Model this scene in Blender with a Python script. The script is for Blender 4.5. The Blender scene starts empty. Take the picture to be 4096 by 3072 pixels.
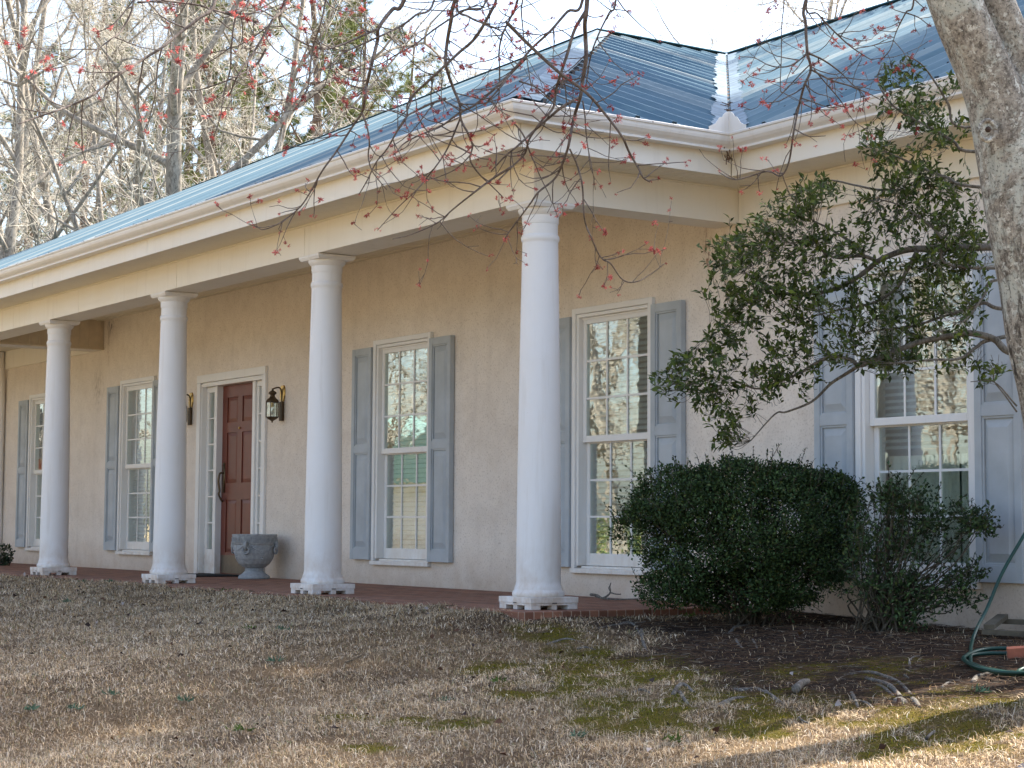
import bpy, math, random
import numpy as np
from mathutils import Vector, Matrix

# ------------------------------------------------------------------ camera, sky, sun, exposure
scene = bpy.context.scene
COL = scene.collection
CAM = np.array([10.1421, -6.995, 0.5316])
RIGHT = np.array([0.55599768, 0.83115957, 0.00635254])
UP = np.array([0.05939641, -0.04735366, 0.99711067])
FWD = np.array([-0.82905889, 0.5540139, 0.07569642])
FOC = 7521.85
cam_d = bpy.data.cameras.new("camera")
cam_d.sensor_width = 36.0
cam_d.lens = FOC / 4096 * 36.0
cam_d.clip_start = 0.1
cam_d.clip_end = 3000
cam = bpy.data.objects.new("camera", cam_d)
COL.objects.link(cam)
cam.matrix_world = Matrix(((RIGHT[0], UP[0], -FWD[0], CAM[0]), (RIGHT[1], UP[1], -FWD[1], CAM[1]),
                           (RIGHT[2], UP[2], -FWD[2], CAM[2]), (0, 0, 0, 1)))
scene.camera = cam

SUN_EL, SUN_AZ = math.radians(52), math.radians(2)      # azimuth measured from +Y towards +X
SUN = np.array([math.sin(SUN_AZ) * math.cos(SUN_EL), math.cos(SUN_AZ) * math.cos(SUN_EL), math.sin(SUN_EL)])
world = bpy.data.worlds.new("World")
scene.world = world
world.use_nodes = True
wn = world.node_tree
wn.nodes.clear()
sky = wn.nodes.new("ShaderNodeTexSky")
sky.sky_type = 'NISHITA'
sky.sun_disc = False
sky.sun_elevation = SUN_EL
sky.sun_rotation = SUN_AZ
sky.dust_density = 3.0
sky.ozone_density = 1.0
bg = wn.nodes.new("ShaderNodeBackground")
bg.inputs[1].default_value = 0.15
wo = wn.nodes.new("ShaderNodeOutputWorld")
wn.links.new(sky.outputs[0], bg.inputs[0])
wn.links.new(bg.outputs[0], wo.inputs[0])
sl = bpy.data.lights.new("sun", 'SUN')
sl.energy = 4.8
sl.angle = math.radians(0.5)
sl.color = (1.0, 0.93, 0.82)
so = bpy.data.objects.new("sun", sl)
COL.objects.link(so)
so.rotation_euler = Vector(SUN).to_track_quat('Z', 'Y').to_euler()
so.location = (0, 10, 30)
scene.view_settings.view_transform = 'Standard'
scene.view_settings.look = 'None'
scene.view_settings.exposure = 1.66
scene.view_settings.gamma = 1.0
scene.cycles.max_bounces = 8
scene.cycles.transparent_max_bounces = 16

rng = np.random.default_rng(7)
random.seed(7)


def ray(x, y, d):
    return CAM + d * ((x - 2048) / FOC * RIGHT + (1536 - y) / FOC * UP + FWD)


def on_y(x, y, Y):
    v = ray(x, y, 1.0) - CAM
    return CAM + v * (Y - CAM[1]) / v[1]


def sstep(x, a, b):
    t = np.clip((x - a) / (b - a), 0, 1)
    return t * t * (3 - 2 * t)


def gz(X, Y):
    X = np.asarray(X, float); Y = np.asarray(Y, float)
    z = -.03 * np.clip(X - .4, 0, 12)
    y0 = -.3 + 1.0 * sstep(X, .3, 1.6)
    z = z - .10 * np.clip(y0 - Y, 0, 9)
    z = z - .045 * sstep(X, .0, .5) * (1 - sstep(X, 1.2, 2.2)) * (1 - sstep(Y, 1.3, 1.6))
    z = z - .004 + .012 * np.sin(X * 2.1 + Y * 1.3) * np.sin(Y * 2.7 - X * .8) * sstep(-Y, .2, 1.0)
    return z


def on_ground(x, y):
    v = ray(x, y, 1.0) - CAM
    z = -.1
    for _ in range(80):
        P = CAM + v * (z - CAM[2]) / v[2]
        z = .5 * z + .5 * float(gz(P[0], P[1]))
    return P


def vnoise(x, y, seed=0):
    x = np.asarray(x, float); y = np.asarray(y, float)
    xi = np.floor(x).astype(np.int64); yi = np.floor(y).astype(np.int64)
    xf = x - xi; yf = y - yi
    u = xf * xf * (3 - 2 * xf); v = yf * yf * (3 - 2 * yf)

    def h(a, b):
        n = (a * 374761393 + b * 668265263 + seed * 982451653) & 0x7fffffff
        n = ((n ^ (n >> 13)) * 1274126177) & 0x7fffffff
        return ((n ^ (n >> 16)) & 0xffff) / 65535.0
    return (h(xi, yi) * (1 - u) + h(xi + 1, yi) * u) * (1 - v) + (h(xi, yi + 1) * (1 - u) + h(xi + 1, yi + 1) * u) * v


def fbm(x, y, seed=0, o=4):
    s = 0; a = .5
    for k in range(o):
        s = s + a * vnoise(x * 2 ** k, y * 2 ** k, seed + k * 17); a *= .5
    return s


# ------------------------------------------------------------------ materials
class NT:
    def __init__(self, name):
        self.m = bpy.data.materials.new(name)
        self.m.use_nodes = True
        self.t = self.m.node_tree
        self.b = self.t.nodes["Principled BSDF"]
        self.out = self.t.nodes["Material Output"]

    def n(self, typ, **kw):
        nd = self.t.nodes.new("ShaderNode" + typ)
        for k, v in kw.items():
            setattr(nd, k, v)
        return nd

    def l(self, a, b):
        self.t.links.new(a, b)

    def coord(self, scale=(1, 1, 1), kind='Object'):
        c = self.n("TexCoord"); mp = self.n("Mapping")
        mp.inputs['Scale'].default_value = scale
        self.l(c.outputs[kind], mp.inputs[0])
        return mp.outputs[0]

    def noise(self, co, scale, detail=4, rough=.55, dist=0.0):
        t = self.n("TexNoise")
        t.inputs['Scale'].default_value = scale; t.inputs['Detail'].default_value = detail
        t.inputs['Roughness'].default_value = rough; t.inputs['Distortion'].default_value = dist
        if co is not None: self.l(co, t.inputs['Vector'])
        return t.outputs[0]

    def ramp(self, fac, stops):
        r = self.n("ValToRGB")
        e = r.color_ramp.elements
        while len(e) < len(stops): e.new(.5)
        for q, (p, c) in zip(e, stops):
            q.position = p
            q.color = (c, c, c, 1) if isinstance(c, (int, float)) else (*c, 1)
        self.l(fac, r.inputs[0])
        return r.outputs[0]

    def mix(self, fac, a, b, mode='MIX'):
        x = self.n("MixRGB", blend_type=mode)
        for s, v in ((x.inputs[0], fac), (x.inputs[1], a), (x.inputs[2], b)):
            if isinstance(v, (int, float)): s.default_value = v
            elif isinstance(v, tuple): s.default_value = (*v, 1)
            else: self.l(v, s)
        return x.outputs[0]

    def attr(self, name):
        a = self.n("Attribute", attribute_name=name)
        return a

    def bump(self, h, strength, dist):
        b = self.n("Bump")
        b.inputs['Strength'].default_value = strength; b.inputs['Distance'].default_value = dist
        self.l(h, b.inputs['Height'])
        self.l(b.outputs[0], self.b.inputs['Normal'])

    def set(self, color=None, rough=None, metal=None, spec=None):
        for k, v in (('Base Color', color), ('Roughness', rough), ('Metallic', metal), ('Specular IOR Level', spec)):
            if v is None: continue
            s = self.b.inputs[k]
            if isinstance(v, tuple): s.default_value = (*v, 1)
            elif isinstance(v, (int, float)): s.default_value = v
            else: self.l(v, s)
        return self


def simple(name, c, rough=.6, metal=0.0, var=.12, scale=20, bump=0.0, c2=None, spec=.4):
    t = NT(name)
    co = t.coord()
    nz = t.noise(co, scale, 5)
    dark = tuple(v * (1 - var) for v in c) if c2 is None else c2
    lite = tuple(min(1, v * (1 + var)) for v in c)
    t.set(t.ramp(nz, [(.3, dark), (.7, lite)]), rough, metal, spec)
    if bump: t.bump(t.noise(co, scale * 6, 3), bump, .004)
    return t.m


def m_stucco():
    t = NT("stucco")
    co = t.coord()
    big = t.noise(co, .9, 4)
    med = t.noise(co, 6, 6, .65)
    fine = t.noise(co, 62, 3, .7)
    c = t.mix(t.ramp(big, [(.3, 0.), (.7, 1.)]), (.755, .675, .59), (.83, .755, .67))
    c = t.mix(t.ramp(med, [(.42, .0), (.75, .45)]), c, (.60, .52, .44))
    c = t.mix(t.ramp(fine, [(.30, .55), (.47, 0.)]), c, (.42, .345, .275))
    # rain streaks: noise stretched along the height
    st = t.noise(t.coord((7, 7, .5)), 1.0, 4, .6)
    c = t.mix(t.ramp(st, [(.52, 0.), (.82, .22)]), c, (.47, .41, .36))
    # splashed dirt along the base of the wall and leak stains of their own shape
    geo = t.n("NewGeometry"); sep = t.n("SeparateXYZ"); t.l(geo.outputs['Position'], sep.inputs[0])
    mr = t.n("MapRange"); t.l(sep.outputs[2], mr.inputs[0])
    mr.inputs[1].default_value = .36; mr.inputs[2].default_value = -.05; mr.inputs[3].default_value = 0; mr.inputs[4].default_value = 1.0
    mm = t.n("Math", operation='MULTIPLY'); t.l(mr.outputs[0], mm.inputs[0]); t.l(t.noise(co, 5, 5, .65), mm.inputs[1])
    c = t.mix(mm.outputs[0], c, (.45, .29, .17))

    def stain(cx, cz, rx, rz, col, strength):
        nonlocal c
        cmb = t.n("VectorMath", operation='SUBTRACT'); t.l(geo.outputs['Position'], cmb.inputs[0]); cmb.inputs[1].default_value = (cx, 1.6, cz)
        dv = t.n("VectorMath", operation='MULTIPLY'); t.l(cmb.outputs[0], dv.inputs[0]); dv.inputs[1].default_value = (1 / rx, 0, 1 / rz)
        ln = t.n("VectorMath", operation='LENGTH'); t.l(dv.outputs[0], ln.inputs[0])
        m2 = t.n("MapRange"); t.l(ln.outputs['Value'], m2.inputs[0])
        m2.inputs[1].default_value = 1.0; m2.inputs[2].default_value = 0.2; m2.inputs[3].default_value = 0; m2.inputs[4].default_value = 1
        m3 = t.n("Math", operation='MULTIPLY'); t.l(m2.outputs[0], m3.inputs[0])
        t.l(t.ramp(t.noise(t.coord((1, 1, .35)), 38, 4, .7), [(.46, 0.), (.6, strength)]), m3.inputs[1])
        c = t.mix(m3.outputs[0], c, col)
    stain(-11.53, 2.93, .13, .12, (.10, .08, .06), 1.0)
    stain(-11.58, 2.72, .05, .30, (.25, .15, .09), .8)
    stain(-11.9, 2.2, .25, .35, (.30, .24, .19), .5)
    stain(-.20, 2.52, .07, .22, (.22, .10, .05), 1.0)
    stain(-.02, 2.3, .05, .4, (.30, .18, .10), .7)
    t.set(c, .92, 0, .2)
    t.bump(t.noise(co, 110, 3, .6), .55, .004)
    return t.m


def m_white(name="white_paint", c=(.80, .78, .74), rough=.45, dirt=.5):
    t = NT(name)
    co = t.coord()
    n1 = t.noise(co, 2.2, 5, .6); n2 = t.noise(t.coord((14, 14, 1.2)), 1.0, 4, .6); n3 = t.noise(co, 60, 4, .7)
    col = t.mix(t.ramp(n1, [(.35, 0.), (.75, .5)]), c, tuple(v * k for v, k in zip(c, (.93, .90, .84))))
    col = t.mix(t.ramp(n2, [(.55, 0.), (.85, dirt)]), col, (.52, .46, .38))
    col = t.mix(t.ramp(n3, [(.66, 0.), (.78, dirt)]), col, (.42, .37, .30))
    geo = t.n("NewGeometry"); sep = t.n("SeparateXYZ"); t.l(geo.outputs['Position'], sep.inputs[0])
    mr = t.n("MapRange"); t.l(sep.outputs[2], mr.inputs[0]); mr.inputs[1].default_value = .42; mr.inputs[2].default_value = .02; mr.inputs[4].default_value = 1.0
    mm = t.n("Math", operation='MULTIPLY'); t.l(mr.outputs[0], mm.inputs[0]); t.l(t.ramp(t.noise(t.coord((1, 1, .6)), 9, 6, .7), [(.38, .05), (.66, .8)]), mm.inputs[1])
    col = t.mix(mm.outputs[0], col, (.50, .37, .26))
    t.set(col, rough, 0, .35)
    t.bump(n3, .06, .002)
    return t.m


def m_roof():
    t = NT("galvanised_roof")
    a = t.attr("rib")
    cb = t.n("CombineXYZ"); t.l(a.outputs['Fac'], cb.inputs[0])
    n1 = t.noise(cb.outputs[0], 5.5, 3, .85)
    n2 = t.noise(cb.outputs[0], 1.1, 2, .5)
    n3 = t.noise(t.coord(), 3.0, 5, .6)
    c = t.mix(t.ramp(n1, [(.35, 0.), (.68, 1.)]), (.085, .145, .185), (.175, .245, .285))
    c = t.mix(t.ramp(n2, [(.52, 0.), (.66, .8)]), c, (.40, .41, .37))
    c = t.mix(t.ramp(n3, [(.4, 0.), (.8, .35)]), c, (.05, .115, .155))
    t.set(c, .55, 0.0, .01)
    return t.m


def m_glass():
    t = NT("window_glass")
    t.t.nodes.remove(t.b)
    tr = t.n("BsdfTransparent"); tr.inputs[0].default_value = (.90, .95, .93, 1)
    gl = t.n("BsdfGlossy"); gl.inputs['Roughness'].default_value = .012; gl.inputs[0].default_value = (.97, 1, .98, 1)
    co = t.coord()
    b = t.n("Bump"); b.inputs['Strength'].default_value = .05; b.inputs['Distance'].default_value = .02
    t.l(t.noise(t.coord((1, 1, 1.6)), 4.5, 2, .5), b.inputs['Height']); t.l(b.outputs[0], gl.inputs['Normal'])
    lw = t.n("LayerWeight"); lw.inputs[0].default_value = .5
    pw = t.n("Math", operation='POWER'); t.l(lw.outputs['Facing'], pw.inputs[0]); pw.inputs[1].default_value = 3.0
    mr = t.n("MapRange"); t.l(pw.outputs[0], mr.inputs[0]); mr.inputs[3].default_value = .23; mr.inputs[4].default_value = 1.0
    mx = t.n("MixShader"); t.l(mr.outputs[0], mx.inputs[0]); t.l(tr.outputs[0], mx.inputs[1]); t.l(gl.outputs[0], mx.inputs[2])
    t.l(mx.outputs[0], t.out.inputs[0])
    return t.m


def m_vcol(name, rough=.8, spec=.25, trans=0.0, bump=0.0):
    t = NT(name)
    a = t.attr("Col")
    t.set(a.outputs['Color'], rough, 0, spec)
    if trans:
        df = t.n("BsdfTranslucent"); t.l(a.outputs['Color'], df.inputs[0])
        mx = t.n("MixShader"); mx.inputs[0].default_value = trans
        t.l(t.b.outputs[0], mx.inputs[1]); t.l(df.outputs[0], mx.inputs[2]); t.l(mx.outputs[0], t.out.inputs[0])
    if bump: t.bump(t.noise(t.coord(), 60, 4), bump, .01)
    return t.m


def m_bark(name, c1, c2, lichen=None, scale=1.0):
    t = NT(name)
    co = t.coord((1, 1, .45))
    co1 = t.coord()
    n1 = t.noise(co, 9 * scale, 6, .7, .4)
    n2 = t.noise(co, 40 * scale, 5, .7)
    c = t.mix(t.ramp(n1, [(.32, 0.), (.68, 1.)]), c1, c2)
    c = t.mix(t.ramp(n2, [(.35, .75), (.52, 0.)]), c, tuple(v * .32 for v in c1))
    if lichen:
        l1 = t.noise(co1, 5.5, 6, .72, .6)
        l2 = t.noise(co1, 26, 5, .7, .5)
        l3 = t.noise(co1, 15, 5, .75, .8)
        c = t.mix(t.ramp(l1, [(.50, 0.), (.57, .75)]), c, lichen)
        c = t.mix(t.ramp(l2, [(.57, 0.), (.61, .85)]), c, (.64, .63, .56))
        l4 = t.noise(co1, 75, 3, .6)
        c = t.mix(t.ramp(l4, [(.56, 0.), (.62, .6)]), c, (.50, .47, .39))
        c = t.mix(t.ramp(l4, [(.36, .7), (.44, 0.)]), c, (.07, .06, .048))
        c = t.mix(t.ramp(l3, [(.60, 0.), (.68, .7)]), c, (.055, .05, .045))
        geo = t.n("NewGeometry"); sep = t.n("SeparateXYZ"); t.l(geo.outputs['Position'], sep.inputs[0])
        v = t.noise(t.coord((1, 1, .12)), 26, 4, .7, .3)
        mr = t.n("MapRange"); t.l(sep.outputs[2], mr.inputs[0]); mr.inputs[1].default_value = 2.35; mr.inputs[2].default_value = 1.3
        mm = t.n("Math", operation='MULTIPLY'); t.l(mr.outputs[0], mm.inputs[0]); t.l(t.ramp(v, [(.52, 0.), (.6, .95)]), mm.inputs[1])
        c = t.mix(mm.outputs[0], c, (.05, .042, .035))
    t.set(c, .95, 0, .15)
    t.bump(t.noise(co, 30 * scale, 7, .75), .8, .012)
    return t.m


def m_porch():
    t = NT("porch_brick")
    co = t.coord()
    br = t.n("TexBrick")
    br.inputs['Scale'].default_value = 1.0
    br.inputs['Brick Width'].default_value = .21; br.inputs['Row Height'].default_value = .072
    br.inputs['Mortar Size'].default_value = .004
    br.inputs['Color1'].default_value = (.17, .07, .042, 1); br.inputs['Color2'].default_value = (.33, .145, .085, 1)
    br.inputs['Mortar'].default_value = (.40, .29, .22, 1)
    t.l(co, br.inputs[0])
    c = t.mix(t.ramp(t.noise(co, 8, 5, .7), [(.4, 0.), (.75, .6)]), br.outputs[0], (.13, .065, .045))
    t.set(c, .8, 0, .3)
    t.bump(br.outputs[1], -.4, .004)
    return t.m


def m_ground():
    t = NT("ground_earth")
    a = t.attr("Col")
    co = t.coord()
    n1 = t.noise(co, 45, 6, .7); n2 = t.noise(co, 6, 5, .6)
    k = t.mix(t.ramp(n1, [(.3, .45), (.7, 1.25)]), (0, 0, 0), (1, 1, 1))
    c = t.mix(1.0, a.outputs['Color'], t.ramp(n1, [(.28, .5), (.72, 1.0)]), 'MULTIPLY')
    c = t.mix(t.ramp(n2, [(.55, 0.), (.8, .3)]), c, (.16, .11, .07))
    t.set(c, .95, 0, .15)
    t.bump(n1, .8, .02)
    return t.m


M = dict(
    stucco=m_stucco(), white=m_white(), column=m_white("column_paint", (.80, .79, .78), .55, .4), beam=m_white("beam_paint", (.80, .755, .67), .5, .35),
    gutter=m_white("gutter_aluminium", (.74, .71, .67), .32, .4),
    soffit=m_white("soffit_vinyl", (.74, .69, .58), .5, .4), trim=m_white("window_trim", (.80, .79, .77), .4, .25),
    shutter=simple("shutter_paint", (.41, .445, .47), .55, 0, .12, 4, .15),
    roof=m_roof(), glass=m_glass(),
    flash=simple("galvanised_flashing", (.20, .25, .29), .6, 0, .3, 7, .0, None, 0),
    cap=simple("ridge_metal", (.05, .10, .115), .6, 0, .2, 6, 0, None, .0),
    dark=simple("dark_gap", (.02, .02, .025), .9, 0, .1),
    door=simple("door_paint", (.15, .036, .021), .38, 0, .15, 5), bronze=simple("bronze", (.14, .10, .055), .4, .8, .2, 30),
    brass=simple("brass", (.55, .36, .12), .3, .9, .25, 30), iron=simple("black_iron", (.085, .058, .034), .5, .5, .2, 30),
    kick=simple("kick_plate", (.16, .13, .10), .4, .7, .2, 12), interior=simple("interior_wall", (.34, .31, .27), .9),
    blind=simple("blind_slat", (.50, .51, .48), .5, 0, .05), curtain=simple("curtain", (.85, .79, .68), .9, 0, .08, 6),
    stone=simple("cast_stone", (.34, .355, .365), .9, 0, .2, 30, .5), mat=simple("door_mat", (.02, .02, .02), .95, 0, .3, 90, .5),
    porch=m_porch(), ground=m_ground(), brick=simple("red_brick", (.36, .12, .07), .9, 0, .2, 25, .5),
    hose=simple("green_hose", (.007, .042, .032), .35, 0, .15, 8), wood=simple("grey_timber", (.11, .092, .065), .9, 0, .3, 14, .5),
    leaf=m_vcol("evergreen_leaf", .6, .18, .25), bushleaf=m_vcol("shrub_leaf", .5, .2, .12), grass=m_vcol("dry_grass", .85, .2, .2),
    straw=m_vcol("pine_straw", .9, .2), moss=m_vcol("moss", .95, .1, .1), blossom=m_vcol("maple_blossom", .7, .2, .3),
    bark=m_bark("lichen_bark", (.22, .19, .155), (.41, .37, .31), (.50, .52, .46)),
    twig=m_bark("twig_bark", (.12, .095, .085), (.21, .18, .16), None, 2), holly=m_bark("evergreen_bark", (.10, .085, .065), (.24, .22, .19), None, 2),
    stem=m_bark("shrub_stem", (.06, .048, .035), (.14, .12, .09), None, 3), root=m_bark("root_bark", (.085, .072, .06), (.27, .25, .22), None, 2.5),
    farbark=m_bark("grey_bark", (.19, .165, .13), (.44, .40, .34), None, .6), fartwig=simple("bare_twigs", (.52, .48, .40), .9, 0, .2, 3),
    pinebark=m_bark("pine_bark", (.17, .12, .09), (.30, .23, .18), None, .6), needle=m_vcol("pine_needles", .8, .2, .25),
    siding=simple("board_siding", (.60, .50, .36), .7, 0, .1, 6),
    teal=simple("green_metal_roof", (.26, .42, .38), .45, .2, .1, 2), redbrick=simple("brick_wall", (.34, .10, .06), .9, 0, .25, 12),
    deck=simple("roof_deck", (.10, .10, .10), .9), concrete=simple("concrete", (.4, .38, .34), .9, 0, .15, 6),
    rust=simple("rust_stain", (.10, .055, .03), .95, 0, .4, 40), bulb=simple("bulb_glass", (.8, .78, .7), .1, 0, .02),
)


# ------------------------------------------------------------------ mesh helpers
class MB:
    def __init__(s):
        s.v = []; s.f = []; s.mi = []; s.cur = 0

    def add(s, verts, faces):
        o = len(s.v)
        s.v += [tuple(map(float, q)) for q in verts]
        s.f += [tuple(i + o for i in f) for f in faces]
        s.mi += [s.cur] * len(faces)
        return s

    def box(s, x0, x1, y0, y1, z0, z1):
        return s.add([(x0, y0, z0), (x1, y0, z0), (x1, y1, z0), (x0, y1, z0), (x0, y0, z1), (x1, y0, z1), (x1, y1, z1), (x0, y1, z1)],
                     [(0, 3, 2, 1), (4, 5, 6, 7), (0, 1, 5, 4), (1, 2, 6, 5), (2, 3, 7, 6), (3, 0, 4, 7)])

    def quad(s, *p):
        return s.add(p, [tuple(range(len(p)))])

    def bar(s, a, b, w, h, upv=(0, 0, 1)):
        a = np.array(a, float); b = np.array(b, float)
        d = (b - a) / np.linalg.norm(b - a)
        sx = np.cross(d, upv); sx /= np.linalg.norm(sx); sz = np.cross(sx, d)
        P = []
        for q in (a, b):
            for i, j in ((-1, -1), (1, -1), (1, 1), (-1, 1)): P.append(q + sx * i * w / 2 + sz * j * h / 2)
        return s.add(P, [(3, 2, 1, 0), (4, 5, 6, 7), (0, 1, 5, 4), (1, 2, 6, 5), (2, 3, 7, 6), (3, 0, 4, 7)])

    def lathe(s, prof, cx=0, cy=0, n=32, phase=0):
        o = []
        for r, z in prof:
            for k in range(n):
                a = 2 * math.pi * k / n + phase
                o.append((cx + r * math.cos(a), cy + r * math.sin(a), z))
        F = []
        for i in range(len(prof) - 1):
            for k in range(n):
                F.append((i * n + k, i * n + (k + 1) % n, (i + 1) * n + (k + 1) % n, (i + 1) * n + k))
        F.append(tuple(reversed(range(n)))); F.append(tuple(range((len(prof) - 1) * n, len(prof) * n)))
        return s.add(o, F)

    def tube(s, pts, rad, n=8, closed=False):
        P = np.array(pts, float); m = len(P)
        R_ = np.broadcast_to(np.array(rad, float), (m,))
        T = np.gradient(P, axis=0); T /= np.linalg.norm(T, axis=1)[:, None] + 1e-12
        u = np.cross(T[0], (0, 0, 1) if abs(T[0][2]) < .9 else (1, 0, 0)); u /= np.linalg.norm(u)
        V = []
        for i in range(m):
            u = u - T[i] * np.dot(u, T[i]); u /= np.linalg.norm(u) + 1e-12
            w = np.cross(T[i], u)
            for k in range(n):
                a = 2 * math.pi * k / n
                V.append(P[i] + R_[i] * (u * math.cos(a) + w * math.sin(a)))
        F = [(i * n + k, i * n + (k + 1) % n, (i + 1) * n + (k + 1) % n, (i + 1) * n + k) for i in range(m - 1) for k in range(n)]
        F.append(tuple(reversed(range(n)))); F.append(tuple(range((m - 1) * n, m * n)))
        return s.add(V, F)

    def build(s, name, mat, parent=None, smooth=False, bevel=0.0, loc=None):
        me = bpy.data.meshes.new(name)
        me.from_pydata(s.v, [], s.f)
        mats = mat if isinstance(mat, (list, tuple)) else [mat]
        for m in mats: me.materials.append(M[m])
        if len(mats) > 1: me.polygons.foreach_set("material_index", s.mi)
        if smooth: me.polygons.foreach_set("use_smooth", [True] * len(me.polygons))
        me.update()
        o = bpy.data.objects.new(name, me)
        COL.objects.link(o)
        if parent: o.parent = parent
        if loc is not None: o.location = loc
        if bevel:
            b = o.modifiers.new("bevel", 'BEVEL'); b.width = bevel; b.segments = 2; b.limit_method = 'ANGLE'
        return o


def mesh_np(name, V, F, mat, parent=None, col=None, smooth=False, rib=None):
    """V (n,3), F (m,k) arrays -> one mesh object"""
    V = np.ascontiguousarray(V, np.float32); F = np.ascontiguousarray(F, np.int32)
    me = bpy.data.meshes.new(name)
    k = F.shape[1]
    me.vertices.add(len(V)); me.vertices.foreach_set("co", V.ravel())
    me.loops.add(F.size); me.loops.foreach_set("vertex_index", F.ravel())
    me.polygons.add(len(F))
    me.polygons.foreach_set("loop_start", np.arange(0, F.size, k, dtype=np.int32))
    me.polygons.foreach_set("loop_total", np.full(len(F), k, np.int32))
    if smooth: me.polygons.foreach_set("use_smooth", np.ones(len(F), bool))
    me.materials.append(M[mat])
    if col is not None:
        a = me.color_attributes.new("Col", 'FLOAT_COLOR', 'POINT')
        c = np.ones((len(V), 4), np.float32); c[:, :3] = col
        a.data.foreach_set("color", c.ravel())
    if rib is not None:
        a = me.attributes.new("rib", 'FLOAT', 'POINT'); a.data.foreach_set("value", np.ascontiguousarray(rib, np.float32))
    me.update(calc_edges=True)
    me.validate()
    o = bpy.data.objects.new(name, me)
    COL.objects.link(o)
    if parent: o.parent = parent
    return o


def tag(o, label=None, cat=None, group=None, kind=None):
    if label: o['label'] = label
    if cat: o['category'] = cat
    if group: o['group'] = group
    if kind: o['kind'] = kind
    return o


def thing(name, label, cat, loc=(0, 0, 0), group=None):
    o = bpy.data.objects.new(name, None); COL.objects.link(o)
    o.location = loc; o.empty_display_size = .2
    return tag(o, label, cat, group)


def copy_tree(o, parent=None):
    c = o.copy(); COL.objects.link(c)
    if parent: c.parent = parent
    for ch in [q for q in o.children]: copy_tree(ch, c)
    return c


def unit(v):
    return v / (np.linalg.norm(v, axis=-1, keepdims=True) + 1e-12)


def segs_mesh(P0, P1, R0, R1, n=3):
    """many separate tapered prisms"""
    P0 = np.asarray(P0, float); P1 = np.asarray(P1, float); R0 = np.asarray(R0, float); R1 = np.asarray(R1, float)
    d = unit(P1 - P0)
    ref = np.where(np.abs(d[:, 2:3]) < .9, np.array([[0, 0, 1.]]), np.array([[1., 0, 0]]))
    u = unit(np.cross(d, ref)); w = np.cross(d, u)
    V = []
    for P, Rr in ((P0, R0), (P1, R1)):
        for k in range(n):
            a = 2 * math.pi * k / n
            V.append(P + Rr[:, None] * (u * math.cos(a) + w * math.sin(a)))
    V = np.stack(V, 1)
    N = len(P0)
    base = (np.arange(N) * 2 * n)[:, None]
    F = np.concatenate([base + np.array([[k, (k + 1) % n, n + (k + 1) % n, n + k]]) for k in range(n)], 0)
    return V.reshape(-1, 3), F


def leaves_mesh(P, D, Nrm, L, Wd, fold=.25):
    """folded pointed leaves"""
    D = unit(D); S = unit(np.cross(D, Nrm)); U = np.cross(S, D)
    L = L[:, None]; Wd = Wd[:, None]
    a = P; m = P + D * L * .45
    l = m + S * Wd * .5 + U * Wd * fold; r = m - S * Wd * .5 + U * Wd * fold
    m2 = P + D * L * .5 - U * L * .02
    tip = P + D * L - U * L * .08
    V = np.stack([a, l, tip, r, m2], 1).reshape(-1, 3)
    b = (np.arange(len(P)) * 5)[:, None]
    F = np.concatenate([b + np.array([[0, 4, 1]]), b + np.array([[4, 2, 1]]), b + np.array([[0, 3, 4]]), b + np.array([[4, 3, 2]])], 0)
    return V, F


def catmull(P, n=6):
    P = np.array(P, float)
    Q = np.vstack([2 * P[0] - P[1], P, 2 * P[-1] - P[-2]])
    out = []
    for i in range(1, len(Q) - 2):
        for t in np.linspace(0, 1, n, endpoint=False):
            a, b, c, d = Q[i - 1], Q[i], Q[i + 1], Q[i + 2]
            out.append(.5 * (2 * b + (c - a) * t + (2 * a - 5 * b + 4 * c - d) * t * t + (3 * b - a - 3 * c + d) * t ** 3))
    out.append(P[-1])
    return np.array(out)


# ------------------------------------------------------------------ ground
def axis(lo, hi, step, far_lo, far_hi):
    a = list(np.arange(lo, hi + 1e-6, step))
    s = step
    while a[-1] < far_hi: s *= 1.35; a.append(a[-1] + s)
    s = step
    while a[0] > far_lo: s *= 1.35; a.insert(0, a[0] - s)
    return np.array(a)


SOIL = np.array([on_ground(*q)[:2] for q in ((2200, 2470), (2450, 2560), (2750, 2670), (3100, 2780), (3450, 2835), (3800, 2825), (4096, 2780), (4600, 2740))])
MOSS = [(2330, 2620, .22, .10), (2400, 2660, .35, .14), (2520, 2720, .40, .16), (2680, 2760, .35, .14), (2560, 2800, .28, .12), (2850, 2790, .35, .14),
        (3020, 2830, .40, .14), (2600, 2860, .30, .12), (2480, 2890, .2, .1), (2150, 2760, .25, .1), (2200, 2560, .25, .08), (1990, 2680, .2, .08),
        (2780, 2870, .3, .12), (3260, 2870, .3, .12), (3480, 2890, .35, .12), (3650, 2900, .35, .12), (3850, 2960, .3, .1), (3350, 2980, .3, .1),
        (1600, 2880, .14, .05), (1390, 2875, .12, .05), (1830, 2890, .14, .06), (1500, 2980, .12, .05), (3560, 2660, .25, .08), (3330, 2680, .3, .1), (3050, 2900, .3, .1), (3700, 2760, .2, .08), (3900, 2800, .2, .07)]
MOSSW = [(*on_ground(a, b)[:2], c, d) for a, b, c, d in MOSS]


def soil_mask(X, Y):
    # how far towards the house from the soil edge line, softened by noise
    Ye = np.interp(X, SOIL[:, 0], SOIL[:, 1], left=1.2)
    n = (fbm(X * 2.3, Y * 2.3, 3) - .47) * 1.3
    return sstep(Y - Ye + n * .8, -.25, .3) * sstep(X, .2, .8)


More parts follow.
